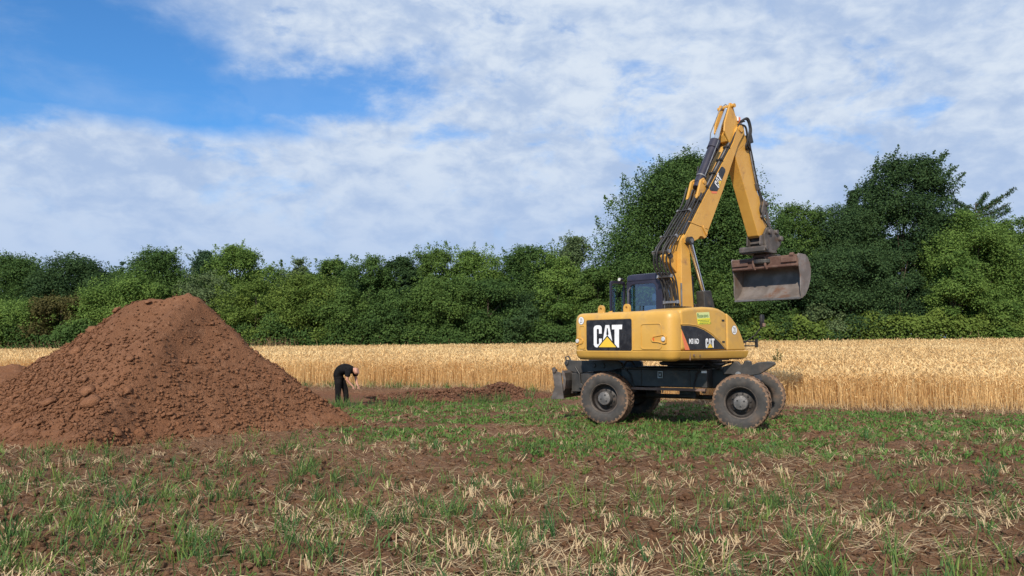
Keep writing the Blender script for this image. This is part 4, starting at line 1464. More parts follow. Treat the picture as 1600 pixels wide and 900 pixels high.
# rear lights in their moulded pods
for (yc, zc, flip) in ((-1.045, 1.665, -1), (1.085, 1.64, 1)):
    mb = MB()
    pod = [(-.075, -.075), (-.03, -.09), (.10, -.06), (.24, -.05), (.275, .0), (.24, .045), (.05, .075), (-.03, .085), (-.075, .04)]
    if flip > 0:
        pod = [(-p[0] * .55, p[1]) for p in pod]
    po = [(yc + p[0], zc + p[1]) for p in pod]
    pi_ = [(yc + (p[0] - .06) * .82 + .06 if flip < 0 else yc + p[0] * .8, zc + p[1] * .78) for p in pod]
    k = len(po)
    vs = [(X0 + .004, *p) for p in po] + [(X0 - .016, *p) for p in po] + [(X0 - .016, *p) for p in pi_] + [(X0 - .001, *p) for p in pi_]
    fs = []
    for i in range(k):
        j = (i + 1) % k
        for a in range(3):
            fs.append((a * k + i, a * k + j, (a + 1) * k + j, (a + 1) * k + i))
    fs.append(tuple(3 * k + i for i in range(k)))
    mb.add(vs, fs)
    pod_o = B_(mb, 'light_pod', M['boom_paint'], bevel=.004)
    mb = MB()
    mb.cyl((X0 - .001, yc - .02 * (flip < 0), zc), (X0 - .03, yc - .02 * (flip < 0), zc), .042, 20)
    B_(mb, 'lamp', M['lamp_glass'], pod_o, bevel=.01)
    if flip < 0:
        mb = MB()
        mb.prism([(yc + .20, zc - .03), (yc + .235, zc - .02), (yc + .245, zc + .01), (yc + .215, zc + .03), (yc + .195, zc + .015)], X0 - .012, X0 + .002, axis='x')
        B_(mb, 'amber_reflector', M['amber_glass'], pod_o)
# lifting eyes and hook
for yc in (.665, .0):
    mb = MB()
    vs, k = [], 14
    outer = [(-.075, 2.15)] + [(.075 * math.cos(a), 2.265 + .075 * math.sin(a)) for a in [math.pi - math.pi * i / (k - 3) for i in range(k - 2)]] + [(.075, 2.15)]
    inner = [(.028 * math.cos(a), 2.265 + .028 * math.sin(a)) for a in [R(225) - 2 * math.pi * i / k for i in range(k)]]
    for xx in (-1.985, -1.935):
        vs += [(xx, yc + p[0], p[1]) for p in outer] + [(xx, yc + p[0], p[1]) for p in inner]
    fs = []
    for i in range(k):
        j = (i + 1) % k
        fs += [(i, j, k + j, k + i), (2 * k + i, 3 * k + i, 3 * k + j, 2 * k + j), (i, 2 * k + i, 2 * k + j, j), (k + i, k + j, 3 * k + j, 3 * k + i)]
    mb.add(vs, fs)
    B_(mb, 'lifting_eye', M['yellow_paint'], bevel=.008)
mb = MB(); mb.tube([(-1.98, .60, 2.20), (-2.0, .56, 2.13), (-2.02, .48, 2.12), (-2.0, .42, 2.19), (-1.98, .36, 2.20)], .02, 8)
B_(mb, 'tow_hook', M['boom_paint'], smooth=True)


def speed_plate(parent, o, uu, nn, r=.078):
    o, uu, nn = Vector(o), Vector(uu), Vector(nn)
    mb = MB()
    zz_ = Vector((0, 0, 1))
    for (rad, l, mi) in ((r, .003, 1), (r * .93, .005, 0)):
        pts = [o + nn * l + uu * rad * math.cos(2 * math.pi * i / 28) + zz_ * rad * math.sin(2 * math.pi * i / 28) for i in range(28)]
        mb.add(pts, [tuple(range(28))], mi)
    d = mb.build('speed_plate', [M['white_vinyl'], M['steel']], parent, rotz=0)
    text_mesh('number', '20', M['badge_black'], d, o + nn * .0075 - uu * r * .45 - zz_ * r * .6, uu, zz_, r * .90, r * 1.2, .0)
    return d


sp_ = speed_plate(digger, (X0 - .0, 0.985, 2.04), (0, -1, 0), (-1, 0, 0)); sp_.rotation_euler.z = AB
sp_ = speed_plate(digger, (-.345, -1.25, 1.845), (1, 0, 0), (0, -1, 0), .088); sp_.rotation_euler.z = AB
# black side panel with writing
YS = -1.25
mb = MB()
mb.prism([(-1.945, 1.90), (-1.75, 1.905), (-1.53, 1.89), (-1.285, 1.832), (-1.08, 1.752), (-.90, 1.658), (-.75, 1.562), (-.655, 1.487), (-1.705, 1.475), (-1.945, 1.86)], YS - .004, YS + .003)
side = B_(mb, 'side_badge', M['badge_black'])
lettering('lettering', side, lambda a, b, l: (-1.25 + .27 * a, YS - .004 - l, 1.508 + .172 * b))
text_mesh('model_lettering', 'M316D', M['white_vinyl'], side, (-1.735, YS - .007, 1.58), (1, 0, 0), (0, 0, 1), .285, .098, .035)
mb = MB(); mb.prism([(-1.93, 1.82), (-1.715, 1.472), (-1.84, 1.472), (-1.905, 1.66)], YS - .003, YS + .003)
B_(mb, 'red_stripe', M['red_vinyl'], side)
mb = MB(); mb.tube([(-1.95, YS, 1.925), (-1.75, YS, 1.930), (-1.52, YS, 1.915), (-1.27, YS, 1.856), (-1.06, YS, 1.775), (-.88, YS, 1.680), (-.73, YS, 1.583), (-.60, YS, 1.478)], .011, 8)
B_(mb, 'panel_ridge', M['yellow_paint'], smooth=True)
mb = MB()
mb.prism([(-1.500, 2.145), (-1.125, 2.165), (-1.108, 2.06), (-1.483, 2.035)], YS - .004, YS + .003, mi=1)
mb.prism([(-1.483, 2.0345), (-1.108, 2.0595), (-1.085, 1.945), (-1.462, 1.93)], YS - .004, YS + .003, mi=0)
stk = B_(mb, 'firm_sticker', [M['sticker_yellow'], M['sticker_pale']])
text_mesh('sticker_lettering', 'R', M['sticker_green'], stk, (-1.475, YS - .006, 2.052), (1, .0, .05), (-.12, 0, 1), .05, .078, .03)
text_mesh('sticker_lettering', 'EEKERS', M['sticker_green'], stk, (-1.420, YS - .006, 2.055), (1, 0, .05), (-.12, 0, 1), .27, .048, .02)
for zz_, x0_, x1_ in ((2.013, -1.46, -1.12), (1.985, -1.40, -1.15), (1.957, -1.42, -1.12)):
    mb = MB()
    xx = x0_
    while xx < x1_:
        l_ = random.uniform(.015, .05)
        mb.box((xx + l_ / 2, YS - .005, zz_ + (xx + 1.3) * .05), (l_, .004, .011)); xx += l_ + .014
    B_(mb, 'sticker_line', M['sticker_green'], stk)

for q in ((-.70, 1.62), (-.70, 2.02)):
    mb = MB(); mb.box((q[0], YS - .004, q[1]), (.075, .012, .032))
    B_(mb, 'latch', M['hose_rubber'], cover, bevel=.003)
for q in ((-1.60, 1.38, .022), (-1.42, 1.37, .014)):
    mb = MB(); mb.cyl((q[0], YS - .010, q[1]), (q[0], YS + .002, q[1]), q[2], 12)
    B_(mb, 'plug', M['rail_brown'], bevel=.003)
mb = MB(); mb.box((-1.70, YS + .005, 1.365), (.006, .016, .15))
B_(mb, 'seam', M['rail_brown'])
mb = MB()
for k in range(5):
    mb.box((-1.62 + .085 * k, -.80, 2.262 + .003 * (k > 0)), (.035, .34, .012))
B_(mb, 'vent', M['hose_rubber'], cover, bevel=.003)
# --- cab
cab = empty('cab', (0, 0, 0)); cab.parent = digger; cab.rotation_euler.z = AB
c0, c1, ca, cb = -.55, .50, .30, 1.27
mb = MB()
mb.ringplate((c0, 0, 0), (0, 1, 0), (0, 0, 1), (ca, 1.32, cb, 2.92), (.47, 1.95, 1.19, 2.845), .03, .11, (.05, 0, 0))
mb.ringplate((0, ca, 0), (1, 0, 0), (0, 0, 1), (c0 + .051, 1.32, c1, 2.92), (c0 + .2, 1.9, c1 - .12, 2.82), .02, .1, (0, .045, 0))
mb.ringplate((0, cb - .045, 0), (1, 0, 0), (0, 0, 1), (c0 + .051, 1.32, c1, 2.92), (c0 + .1, 1.45, c1 - .12, 2.84), .02, .1, (0, .045, 0))
mb.ringplate((c1 - .05, 0, 0), (0, 1, 0), (0, 0, 1), (ca + .046, 1.32, cb - .046, 2.92), (ca + .1, 1.6, cb - .1, 2.84), .02, .08, (.05, 0, 0))
mb.box(((c0 + c1) / 2, (ca + cb) / 2, 1.34), (.94, .86, .06))
mb.build('cab_frame', M['cab_paint'], cab, bevel=.012)
mb = MB()
mb.loft([[(x_, y_, z) for x_, y_ in rrect((c0 - .01 + i, ca - .01 + i, c1 + .02 - i, cb + .01 - i), .07)] for z, i in ((2.921, .0), (3.00, .0), (3.045, .02), (3.06, .07))])
mb.build('roof', M['cab_paint'], cab, smooth=True)
mb = MB()
mb.prism(rrect((.462, 1.942, 1.198, 2.853), .11), c0 + .022, c0 + .028, axis='x')
mb.prism([(c0 + .19, 1.89), (c1 - .11, 1.89), (c1 - .11, 2.83), (c0 + .19, 2.83)], ca + .02, ca + .026)
mb.prism([(ca + .09, 1.59), (cb - .09, 1.59), (cb - .09, 2.85), (ca + .09, 2.85)], c1 - .03, c1 - .024, axis='x')
mb.build('window_pane', M['cab_glass'], cab)
mb = MB()
mb.box((.0, .78, 1.75), (.5, .5, .16)); mb.box((-.24, .78, 2.1), (.14, .48, .6)); mb.box((-.26, .66, 2.56), (.10, .28, .20))
mb.build('seat', M['seat_grey'], cab, bevel=.05, seg=3)
mb = MB(); mb.tube([(c0 - .012, .88, 1.96), (c0 - .03, .87, 2.2), (c0 - .03, .87, 2.38)], .010, 6); mb.tube([(c0 - .02, .60, 1.97), (c0 - .03, .8, 2.0), (c0 - .03, 1.05, 1.98)], .012, 6)
mb.build('wiper', M['hose_rubber'], cab, smooth=True)
mb = MB(); mb.tube([(c0 - .03, 1.13, 2.78), (c0 - .06, 1.17, 2.72), (c0 - .06, 1.18, 2.2), (c0 - .02, 1.18, 2.1)], .012, 6)
mb.build('grab_handle', M['steel'], cab, smooth=True)
mb = MB()
mb.ringplate((0, 1.34, 0), (-1, .05, 0), (0, 0, 1), (.48, 1.40, .915, 2.93), (.525, 1.45, .87, 2.875), .07, .05, (0, .04, 0))
mb.prism([(-.52, 1.44), (-.875, 1.44), (-.875, 2.88), (-.52, 2.88)], 1.385, 1.390, mi=1)
mb.cyl((-.80, 1.41, 1.9), (-.80, 1.41, 2.75), .02, 8)
mb.build('door', [M['cab_paint'], M['door_glass']], cab, bevel=.006)
mb = MB(); mb.cyl((-.60, 1.30, 2.965), (-.74, 1.28, 2.945), .014, 8); mb.cyl((-.72, 1.25, 2.95), (-.80, 1.24, 2.95), .035, 16); mb.cyl((-.80, 1.24, 2.95), (-.815, 1.238, 2.95), .033, 16, 1)
mb.build('work_lamp', [M['hose_rubber'], M['lamp_glass']], cab, smooth=True)
# mirror and step bracket ahead of the right front corner
mb = MB()
mb.loft([[(.53 + a * .5, -1.30 + b * .6, z) for a, b in rrect((-.11 * s, -.04 * s, .11 * s, .05 * s), .03 * s)] for z, s in ((1.905, .7), (1.93, 1), (2.12, 1), (2.16, .8))])
mb.tube([(.53, -1.28, 1.92), (.50, -1.15, 1.75), (.40, -.95, 1.60)], .013, 6)
mb.tube([(.53, -1.335, 1.925), (.53, -1.335, 1.99)], .035, 8, 1)
B_(mb, 'mirror', [M['hose_rubber'], M['rail_brown']], smooth=True)
mb = MB()
for z in (1.545, 1.63):
    mb.tube([(-.02, -1.15, z), (.44, -1.20, z)], .014, 6)
mb.tube([(.15, -1.17, 1.54), (.15, -1.17, 1.635)], .010, 6)
mb.box((.47, -1.20, 1.60), (.05, .04, .17))
B_(mb, 'step_bracket', M['hose_rubber'])

# --- boom foot, main boom, stick (all in the plane of the upper body's heading: x forward, z up)
mb = MB()
mb.prism([(-.53, 1.75), (-.52, 2.9), (-.51, 3.45), (-.52, 3.66), (-.44, 3.78), (-.32, 3.78), (-.24, 3.68), (-.235, 3.5), (-.215, 3.2), (-.135, 2.3), (-.10, 1.75)], -.17, .13)
mb.prism([(-.53, 3.02), (-.80, 3.22), (-.86, 3.34), (-.80, 3.42), (-.53, 3.46)], -.06, .10)
foot = B_(mb, 'boom_foot', M['boom_paint'], bevel=.012)
mb = MB(); mb.cyl((-.33, -.29, 3.66), (-.33, .26, 3.66), .085, 18); mb.cyl((-.33, -.305, 3.66), (-.33, -.285, 3.66), .045, 14, 1)
mb.cyl((-.76, -.12, 3.33), (-.76, .16, 3.33), .05, 12)
B_(mb, 'pivot_pin', [M['black_steel'], M['steel']], foot, smooth=True)
mb = MB(); mb.box((-.19, -.185, 2.305), (.11, .04, .03))
B_(mb, 'bracket', M['boom_paint'], foot, bevel=.005)
BOOM = [(-.46, 3.72), (.16, 4.53), (1.338, 5.993), (1.45, 6.30), (1.60, 6.45), (1.73, 6.42), (1.76, 6.28), (1.50, 5.95), (.911, 4.868), (.325, 3.885), (.30, 3.80), (.22, 3.765), (.17, 3.80), (.08, 3.80), (.0, 3.73), (-.10, 3.69), (-.22, 3.68), (-.30, 3.60), (-.42, 3.62)]
mb = MB()
mb.prism(BOOM, -.20, .15)
mb.prism([(.15, 3.98), (.17, 4.03), (.305, 3.90), (.30, 3.83), (.265, 3.83)], -.222, -.20)
mb.cyl((.275, -.235, 3.87), (.275, -.2, 3.87), .018, 10)
mb.box((.01, -.206, 4.02), (.66, .012, .016), 0, Matrix.Rotation(R(8), 3, 'Y'))
boom = B_(mb, 'boom', M['boom_paint'], bevel=.012)
mb = MB()
dec = [(.425, 4.845), (.44, 4.805), (.47, 4.795), (.69, 4.815), (.725, 4.85), (1.0, 5.29), (.995, 5.335), (.91, 5.375), (.862, 5.365), (.83, 5.34)]
mb.prism(dec, -.205, -.198)
bd = B_(mb, 'boom_badge', M['badge_black'], boom)
Q = [np.array(p) for p in ((.744, 4.878), (.873, 5.108), (.724, 5.225), (.589, 4.976))]


def onboom(a, b, l):
    p = (Q[0] * (1 - a) + Q[1] * a) * (1 - b) + (Q[3] * (1 - a) + Q[2] * a) * b
    return (float(p[0]), -.206 - l, float(p[1]))


lettering('lettering', bd, onboom)
mb = MB(); mb.prism([(.47, 4.785), (.69, 4.805), (.68, 4.765), (.52, 4.745)], -.204, -.198)
B_(mb, 'pink_label', M['red_vinyl'], boom)

STICK = [(1.50, 6.30), (1.55, 6.52), (1.68, 6.45), (1.80, 6.36), (1.93, 6.12), (2.22, 5.15), (2.52, 4.55), (2.66, 4.30), (2.62, 4.20), (2.36, 3.98), (2.28, 4.02), (1.80, 5.02), (1.44, 5.75), (1.32, 6.0)]
HORN = [(1.285, 6.80), (1.30, 6.87), (1.37, 6.88), (1.42, 6.81), (1.50, 6.63), (1.70, 6.45), (1.80, 6.0), (1.44, 5.75), (1.16, 6.08), (1.07, 6.20), (1.10, 6.40)]
mb = MB()
mb.prism(STICK, -.148, .128)
for ya in (-.152, .092):
    mb.prism(HORN, ya, ya + .04)
mb.prism([(1.20, 6.0), (1.14, 6.14), (1.34, 6.36), (1.6, 6.4), (1.6, 6.0)], -.112, .092)
mb.prism([(2.28, 4.98), (2.47, 4.92), (2.58, 4.74), (2.54, 4.62), (2.44, 4.60), (2.30, 4.70)], -.12, -.06)
mb.prism([(2.28, 4.98), (2.47, 4.92), (2.58, 4.74), (2.54, 4.62), (2.44, 4.60), (2.30, 4.70)], .04, .10)
stick = B_(mb, 'stick', M['boom_paint'], bevel=.012)
for q_, r_ in (((1.60, 6.33), .075), ((1.37, 6.81), .045)):
    mb = MB(); mb.cyl((q_[0], -.225, q_[1]), (q_[0], .2, q_[1]), r_, 18)
    B_(mb, 'pivot_pin', M['boom_paint'], stick, smooth=True)
mb = MB(); mb.box((1.62, -.168, 6.52), (.045, .02, .16), 0); mb.box((1.685, -.168, 6.47), (.045, .02, .16), 1); mb.box((1.56, -.168, 6.56), (.04, .02, .10), 1)
B_(mb, 'warning_tape', [M['red_vinyl'], M['white_vinyl']], stick)


def cylinder(name_rod, a, b, c, r_b, r_r, yy, parent=None, barrel='hose_rubber', wob=0):
    a, b, c = [(p[0], yy, p[1]) for p in (a, b, c)]
    mb = MB()
    va, vb = Vector(a), Vector(b)
    d = (vb - va).normalized()
    mb.tube([va, vb], r_b, 20)
    mb.tube([vb - d * .22, vb], r_b * 1.22, 20)
    mb.tube([va + d * .16, va + d * .19], r_b * 1.12, 20, 1)
    mb.tube([va - d * .12, va + d * .10], r_b * .9, 16)
    o_ = B_(mb, 'hydraulic_cylinder', [M[barrel], M['steel']], smooth=True)
    mb = MB()
    mb.tube([vb, Vector(c)], r_r, 18)
    B_(mb, 'piston_rod', M['chrome'], o_, smooth=True)
    return o_


sc_ = cylinder('r', (.31, 4.96), (.93, 5.97), (1.40, 6.80), .098, .058, -.01, barrel='cab_paint')
mb = MB(); mb.tube([(.36, -.13, 5.10), (.60, -.13, 5.49), (.86, -.13, 5.92), (.92, -.10, 6.02)], .012, 6); mb.tube([(.90, .1, 6.02), (.96, .13, 6.18), (1.25, .10, 6.72), (1.34, .06, 6.84), (1.40, .04, 6.90), (1.46, .0, 6.86)], .012, 6)
B_(mb, 'feed_pipe', M['steel'], sc_, smooth=True)
mb = MB(); mb.prism([(.04, 4.60), (.20, 5.0), (.30, 5.06), (.39, 4.98), (.36, 4.78)], -.16, -.11); mb.prism([(.04, 4.60), (.20, 5.0), (.30, 5.06), (.39, 4.98), (.36, 4.78)], .08, .13); mb.cyl((.29, -.18, 4.96), (.29, .15, 4.96), .04, 12)
B_(mb, 'cylinder_bracket', M['boom_paint'], boom, bevel=.008)
for yy in (-.235, .215):
    cylinder('r', (.28, 2.05), (.13, 2.56), (-.31, 3.64), .095, .046, yy, barrel='black_steel')
mb = MB(); mb.prism([(.02, 2.15), (.0, 2.66), (.24, 2.68), (.40, 2.2)], -.33, -.12); mb.box((.2, 0, 2.2), (.5, .3, .4))
B_(mb, 'cylinder_guard', M['black_steel'], bevel=.02)
# pipes along the back of the boom
mb = MB()
for yy, off in ((-.185, .035), (-.135, .045), (-.09, .035), (.10, .035)):
    nrm_ = Vector((-.78, 0, .62))
    pts = [Vector(p) + nrm_ * off for p in ((-.40, yy, 3.78), (-.05, yy, 4.25), (.16, yy, 4.52), (.75, yy, 5.26), (1.33, yy, 5.99))]
    pts += [Vector((1.47, yy, 6.28)), Vector((1.62, yy, 6.50)), Vector((1.75, yy - .03, 6.52))]
    mb.tube(pts, .017, 6, 0 if yy != -.135 else 1)
for t_ in (.1, .3, .5, .7, .9):
    p = Vector((.0, -.135, 4.36)).lerp(Vector((1.33, -.135, 5.99)), t_) + Vector((-.78, 0, .62)) * .045
    mb.box(p, (.05, .16, .05), 0, Matrix.Rotation(R(-51), 3, 'Y'))
B_(mb, 'boom_pipe', [M['hose_rubber'], M['steel']], boom, smooth=True)


def bez(pts, n=8):
    """smooth curve through points"""
    P_ = [Vector(p) for p in pts]
    out = []
    for i in range(len(P_) - 1):
        p0, p1, p2, p3 = P_[max(i - 1, 0)], P_[i], P_[i + 1], P_[min(i + 2, len(P_) - 1)]
        for k in range(n):
            t = k / n
            out.append(0.5 * ((2 * p1) + (p2 - p0) * t + (2 * p0 - 5 * p1 + 4 * p2 - p3) * t * t + (3 * p1 - p0 - 3 * p2 + p3) * t ** 3))
    out.append(P_[-1])
    return out


rh = random.Random(4)
for k in range(8):
    f = k / 7
    yy = -.17 + .34 * f
    bul = .05 + .13 * ((k * 3) % 8) / 7
    j = lambda s=.015: rh.uniform(-s, s)
    pts = [(-.60 + j(), yy * .8, 2.05), (-.60 - .04 * f + j(), yy * .85, 2.50), (-.62 - .6 * bul + j(), yy + .04, 2.86), (-.70 - bul + j(.02), yy + .08, 3.16), (-.70 - bul + j(.02), yy + .05, 3.46), (-.56 - .7 * bul + j(), yy, 3.74), (-.30 - .6 * bul, yy - .01, 4.08), (.02 - .5 * bul + j(), yy - .01 + j(), 4.46), (.20 - .4 * bul, yy + .0, 4.72 + .15 * f)]
    if k in (2, 5):
        pts = pts[:-1] + [(.34 - .4 * bul, yy, 4.86), (.60, .10 + .02 * k, 5.40)]
    mb = MB(); mb.tube(bez(pts, 6), .019 if k % 3 else .016, 8, 0)
    B_(mb, 'hydraulic_hose', M['hose_rubber'] if k != 3 else M['bark'], smooth=True)
for c_, w_, an in (((-.645, .0, 2.42), .34, 0), ((-.76, .06, 2.93), .34, 20), ((-.86, .06, 3.42), .40, -20), ((-.66, .02, 3.74), .38, -40), ((-.19, .0, 4.32), .30, -50)):
    mb = MB()
    rm_ = Matrix.Rotation(R(an), 3, 'Y')
    mb.box(c_, (.03, w_, .05), 0, rm_)
    for s in (-1, 1):
        mb.box(Vector(c_) + Vector((0, s * w_ / 2, 0)), (.06, .04, .07), 1, rm_)
    B_(mb, 'hose_clamp', [M['steel'] if an == 0 else M['black_steel'], M['steel']], bevel=.006)
mb = MB(); mb.tube([(-.64, .18, 2.1), (-.62, .18, 2.75), (-.60, .12, 2.85), (-.58, -.02, 2.85)], .012, 6); mb.tube([(-.52, -.16, 2.1), (-.52, -.16, 2.8)], .02, 6)
B_(mb, 'guard_rail', M['steel'], smooth=True)
# loose hoses over the knee and down the stick
for k, pts in enumerate((
        [(1.62, -.20, 6.50), (1.82, -.22, 6.58), (1.93, -.22, 6.40), (1.86, -.22, 6.15), (1.80, -.20, 5.98), (1.88, -.18, 5.92), (2.0, -.17, 5.98)],
        [(1.66, -.18, 6.52), (1.90, -.20, 6.62), (2.02, -.20, 6.38), (1.95, -.2, 6.12), (2.02, -.18, 5.9), (2.14, -.17, 5.6)],
        [(1.55, -.17, 6.42), (1.72, -.24, 6.40), (1.80, -.24, 6.2), (1.82, -.23, 6.0), (1.95, -.2, 5.95)],
        [(2.05, -.1, 6.2), (2.18, -.1, 5.85), (2.30, -.10, 5.45), (2.46, -.1, 5.05), (2.60, -.1, 4.82)],
        [(2.03, -.02, 6.25), (2.20, -.02, 5.9), (2.36, -.02, 5.5), (2.50, -.02, 5.1), (2.58, -.03, 4.9)],
        [(1.98, -.17, 6.05), (2.05, -.17, 5.72), (2.16, -.17, 5.36), (2.25, -.17, 5.1)],
        [(2.30, -.17, 5.10), (2.38, -.18, 4.80), (2.33, -.18, 4.62), (2.42, -.18, 4.45), (2.55, -.2, 4.30), (2.66, -.24, 4.16)])):
    mb = MB(); mb.tube(bez(pts, 6), .022 if k < 5 else .018, 8)
    B_(mb, 'hydraulic_hose', M['hose_rubber'] if k != 5 else M['steel'], smooth=True)
mb = MB(); mb.box((2.02, -.12, 6.18), (.13, .16, .20), 0, Matrix.Rotation(R(-20), 3, 'Y')); mb.box((2.24, -.165, 5.12), (.09, .05, .16), 1, Matrix.Rotation(R(-22), 3, 'Y'))
B_(mb, 'valve_block', [M['hose_rubber'], M['tool_steel']], bevel=.012)
# bucket cylinder in front of the stick, tipping links
cylinder('r', (1.98, 6.02), (2.42, 5.10), (2.58, 4.76), .065, .04, -.01, barrel='cab_paint')
mb = MB()
for yy in (-.19, .15):
    mb.prism([(2.50, 4.86), (2.60, 4.82), (2.62, 4.70), (2.46, 4.42), (2.36, 4.44), (2.38, 4.54)], yy, yy + .04)
    mb.prism([(2.55, 4.82), (2.65, 4.78), (2.84, 4.22), (2.74, 4.18)], yy + .045, yy + .075)
mb.cyl((2.58, -.22, 4.76), (2.58, .20, 4.76), .05, 14)
B_(mb, 'tipping_link', M['tool_steel'], bevel=.008)
# tilting coupler
mb = MB()
for yy in (-.235, .165):
    mb.prism([(2.40, 4.06), (2.52, 4.22), (2.66, 4.24), (2.86, 4.16), (3.02, 4.10), (3.13, 4.02), (3.08, 3.88), (2.88, 3.72), (2.78, 3.66), (2.58, 3.70), (2.44, 3.80)], yy, yy + .06)
mb.prism([(2.38, 3.86), (2.50, 4.0), (2.98, 3.98), (2.92, 3.80), (2.60, 3.70)], -.18, .17)
mb.box((2.36, .02, 3.70), (.18, .66, .07)); mb.box((2.55, .02, 3.67), (.5, .62, .06))
mb.cyl((2.33, -.34, 3.74), (2.33, .36, 3.74), .055, 14)
mb.cyl((2.58, -.29, 4.12), (2.58, .27, 4.12), .06, 16); mb.cyl((2.86, -.29, 4.14), (2.86, .27, 4.14), .055, 16); mb.cyl((3.0, -.31, 4.0), (3.0, .29, 4.0), .06, 16)
mb.prism([(2.30, 4.02), (2.28, 3.80), (2.42, 3.78), (2.44, 4.05)], -.19, -.16); mb.prism([(2.30, 4.02), (2.28, 3.80), (2.42, 3.78), (2.44, 4.05)], .14, .17)
coup = B_(mb, 'quick_coupler', M['tool_steel'], bevel=.012)
mb = MB()
pr = MB(); pr.lathe([(0, 0), (.26, 0), (.28, .03), (.28, .10), (.22, .13), (.16, .14), (.16, .26), (0, .26)], 28)
for p in pr.v:
    mb.v.append((2.72 + p[0], -.03 + p[2], 3.40 + p[1]))
mb.f, mb.m = pr.f, pr.m
mb.box((2.74, -.03, 3.46), (.34, .30, .16))
mb.cyl((2.95, -.26, 3.57), (2.95, .2, 3.57), .07, 14)
B_(mb, 'rotator', M['black_steel'], bevel=.01)
# ditching bucket: curved shell between two end plates, open toward the machine
bk0, bk1 = -.92, .74
prof = [(2.68, 2.60), (2.82, 2.68), (2.95, 2.83), (3.04, 3.02), (3.075, 3.22), (3.04, 3.38), (2.96, 3.50), (2.86, 3.565), (2.62, 3.56)]
inn = [(2.68, 2.62), (2.81, 2.70), (2.935, 2.845), (3.022, 3.03), (3.055, 3.22), (3.022, 3.372), (2.948, 3.484), (2.855, 3.545), (2.62, 3.54)]
mb = MB()
k = len(prof)
vs = [(p[0], bk0, p[1]) for p in prof] + [(p[0], bk1, p[1]) for p in prof] + [(p[0], bk0, p[1]) for p in inn] + [(p[0], bk1, p[1]) for p in inn]
fs = []
for i in range(k - 1):
    fs += [(i, i + 1, k + i + 1, k + i), (2 * k + i, 3 * k + i, 3 * k + i + 1, 2 * k + i + 1)]
fs += [(0, k, 3 * k, 2 * k), (k - 1, 3 * k - 1, 4 * k - 1, 2 * k - 1)]
mb.add(vs, fs)
buck = B_(mb, 'bucket', M['bucket_steel'], smooth=True)
mb = MB()
pl = [(2.67, 2.585), (2.83, 2.665)] + [(p[0] + .012, p[1]) for p in prof[2:-1]] + [(2.58, 3.575), (2.55, 3.52), (2.64, 3.10), (2.63, 2.75)]
mb.prism(pl, bk0 - .025, bk0 + .0)
B_(mb, 'end_plate', M['bucket_steel'], buck, bevel=.006)
mb = MB()
mb.prism(pl, bk1, bk1 + .025)
B_(mb, 'end_plate', M['bucket_steel'], buck, bevel=.006)
mb = MB()
mb.prism([(2.55, 3.545), (2.58, 3.30), (2.64, 3.28), (2.66, 3.56)], bk0, bk1)
mb.prism([(2.53, 3.34), (2.535, 3.30), (2.60, 3.28), (2.60, 3.36)], bk0 + .01, bk1 - .01)
mb.box((2.548, .52, 3.43), (.03, .42, .10)); mb.box((2.545, -.72, 3.45), (.03, .38, .12)); mb.box((2.545, .10, 3.50), (.03, .5, .08))
mb.cyl((2.56, bk0 + .08, 3.55), (2.56, bk0 + .17, 3.55), .05, 12)
B_(mb, 'top_beam', M['bucket_rust'], buck, bevel=.012)
mb = MB()
for yy in (-.16, .14):
    mb.tube(bez([(2.75, yy * .6, 3.60), (2.60, yy, 3.62), (2.52, yy, 3.52), (2.52, yy, 3.36), (2.56, yy - .02, 3.28)], 5), .032, 8)
mb.box((2.64, -.01, 3.585), (.22, .34, .07)); mb.box((2.85, -.01, 3.58), (.3, .36, .10))
mb.cyl((2.60, -.08, 3.50), (2.60, .08, 3.50), .06, 12)
B_(mb, 'hanger', M['bucket_rust'], buck, bevel=.008)
mb = MB(); mb.box((2.66, (bk0 + bk1) / 2, 2.596), (.10, bk1 - bk0, .022), 0, Matrix.Rotation(R(-28), 3, 'Y'))
B_(mb, 'cutting_edge', M['steel'], buck, bevel=.004)

# ---------------------------------------------------------------- the man
def skin_chain(mesh_name, verts, edges, radii, m, parent, root_i=0, sub=2):
    me = bpy.data.meshes.new(mesh_name)
    me.from_pydata(verts, edges, [])
    o = bpy.data.objects.new(mesh_name, me)
    COL.objects.link(o)
    s = o.modifiers.new('skin', 'SKIN')
    s.use_smooth_shade = True
    for i, r_ in enumerate(radii):
        me.skin_vertices[0].data[i].radius = r_ if isinstance(r_, tuple) else (r_, r_)
        me.skin_vertices[0].data[i].use_root = (i == root_i)
    u_ = o.modifiers.new('sub', 'SUBSURF')
    u_.levels = sub; u_.render_levels = sub
    me.materials.append(m)
    o.parent = parent
    return o


mx, my = -4.64, 21.2
man = empty('person', (mx, my, float(ground_z(np.array([mx]), np.array([my]))[0])))
tag(man, 'bald man in a black T-shirt and black trousers bending down at the scraped trench', 'person')
man.rotation_euler.z = R(-8)
man.scale = (1.0, 1.0, 1.08)
# joints (x toward the trench, y away from the viewer, z up)
J = {'pel': (-.12, 0, .82), 'sp1': (-.06, 0, .93), 'sp2': (.07, 0, .965), 'che': (.20, 0, .95), 'nk': (.31, -.01, .935), 'hd0': (.37, -.02, .925), 'hd1': (.41, -.03, .875), 'hd2': (.435, -.035, .825)}
V_ = [J[k_] for k_ in ('pel', 'sp1', 'sp2', 'che', 'nk', 'hd0', 'hd1', 'hd2')]
E_ = [(i, i + 1) for i in range(7)]
R_ = [(.09, .11), (.085, .10), (.085, .11), (.075, .11), .055, .080, .092, .062]


def limb(start, pts, rad):
    prev = start
    for p, r_ in zip(pts, rad):
        V_.append(p); R_.append(r_); E_.append((prev, len(V_) - 1)); prev = len(V_) - 1
    return prev


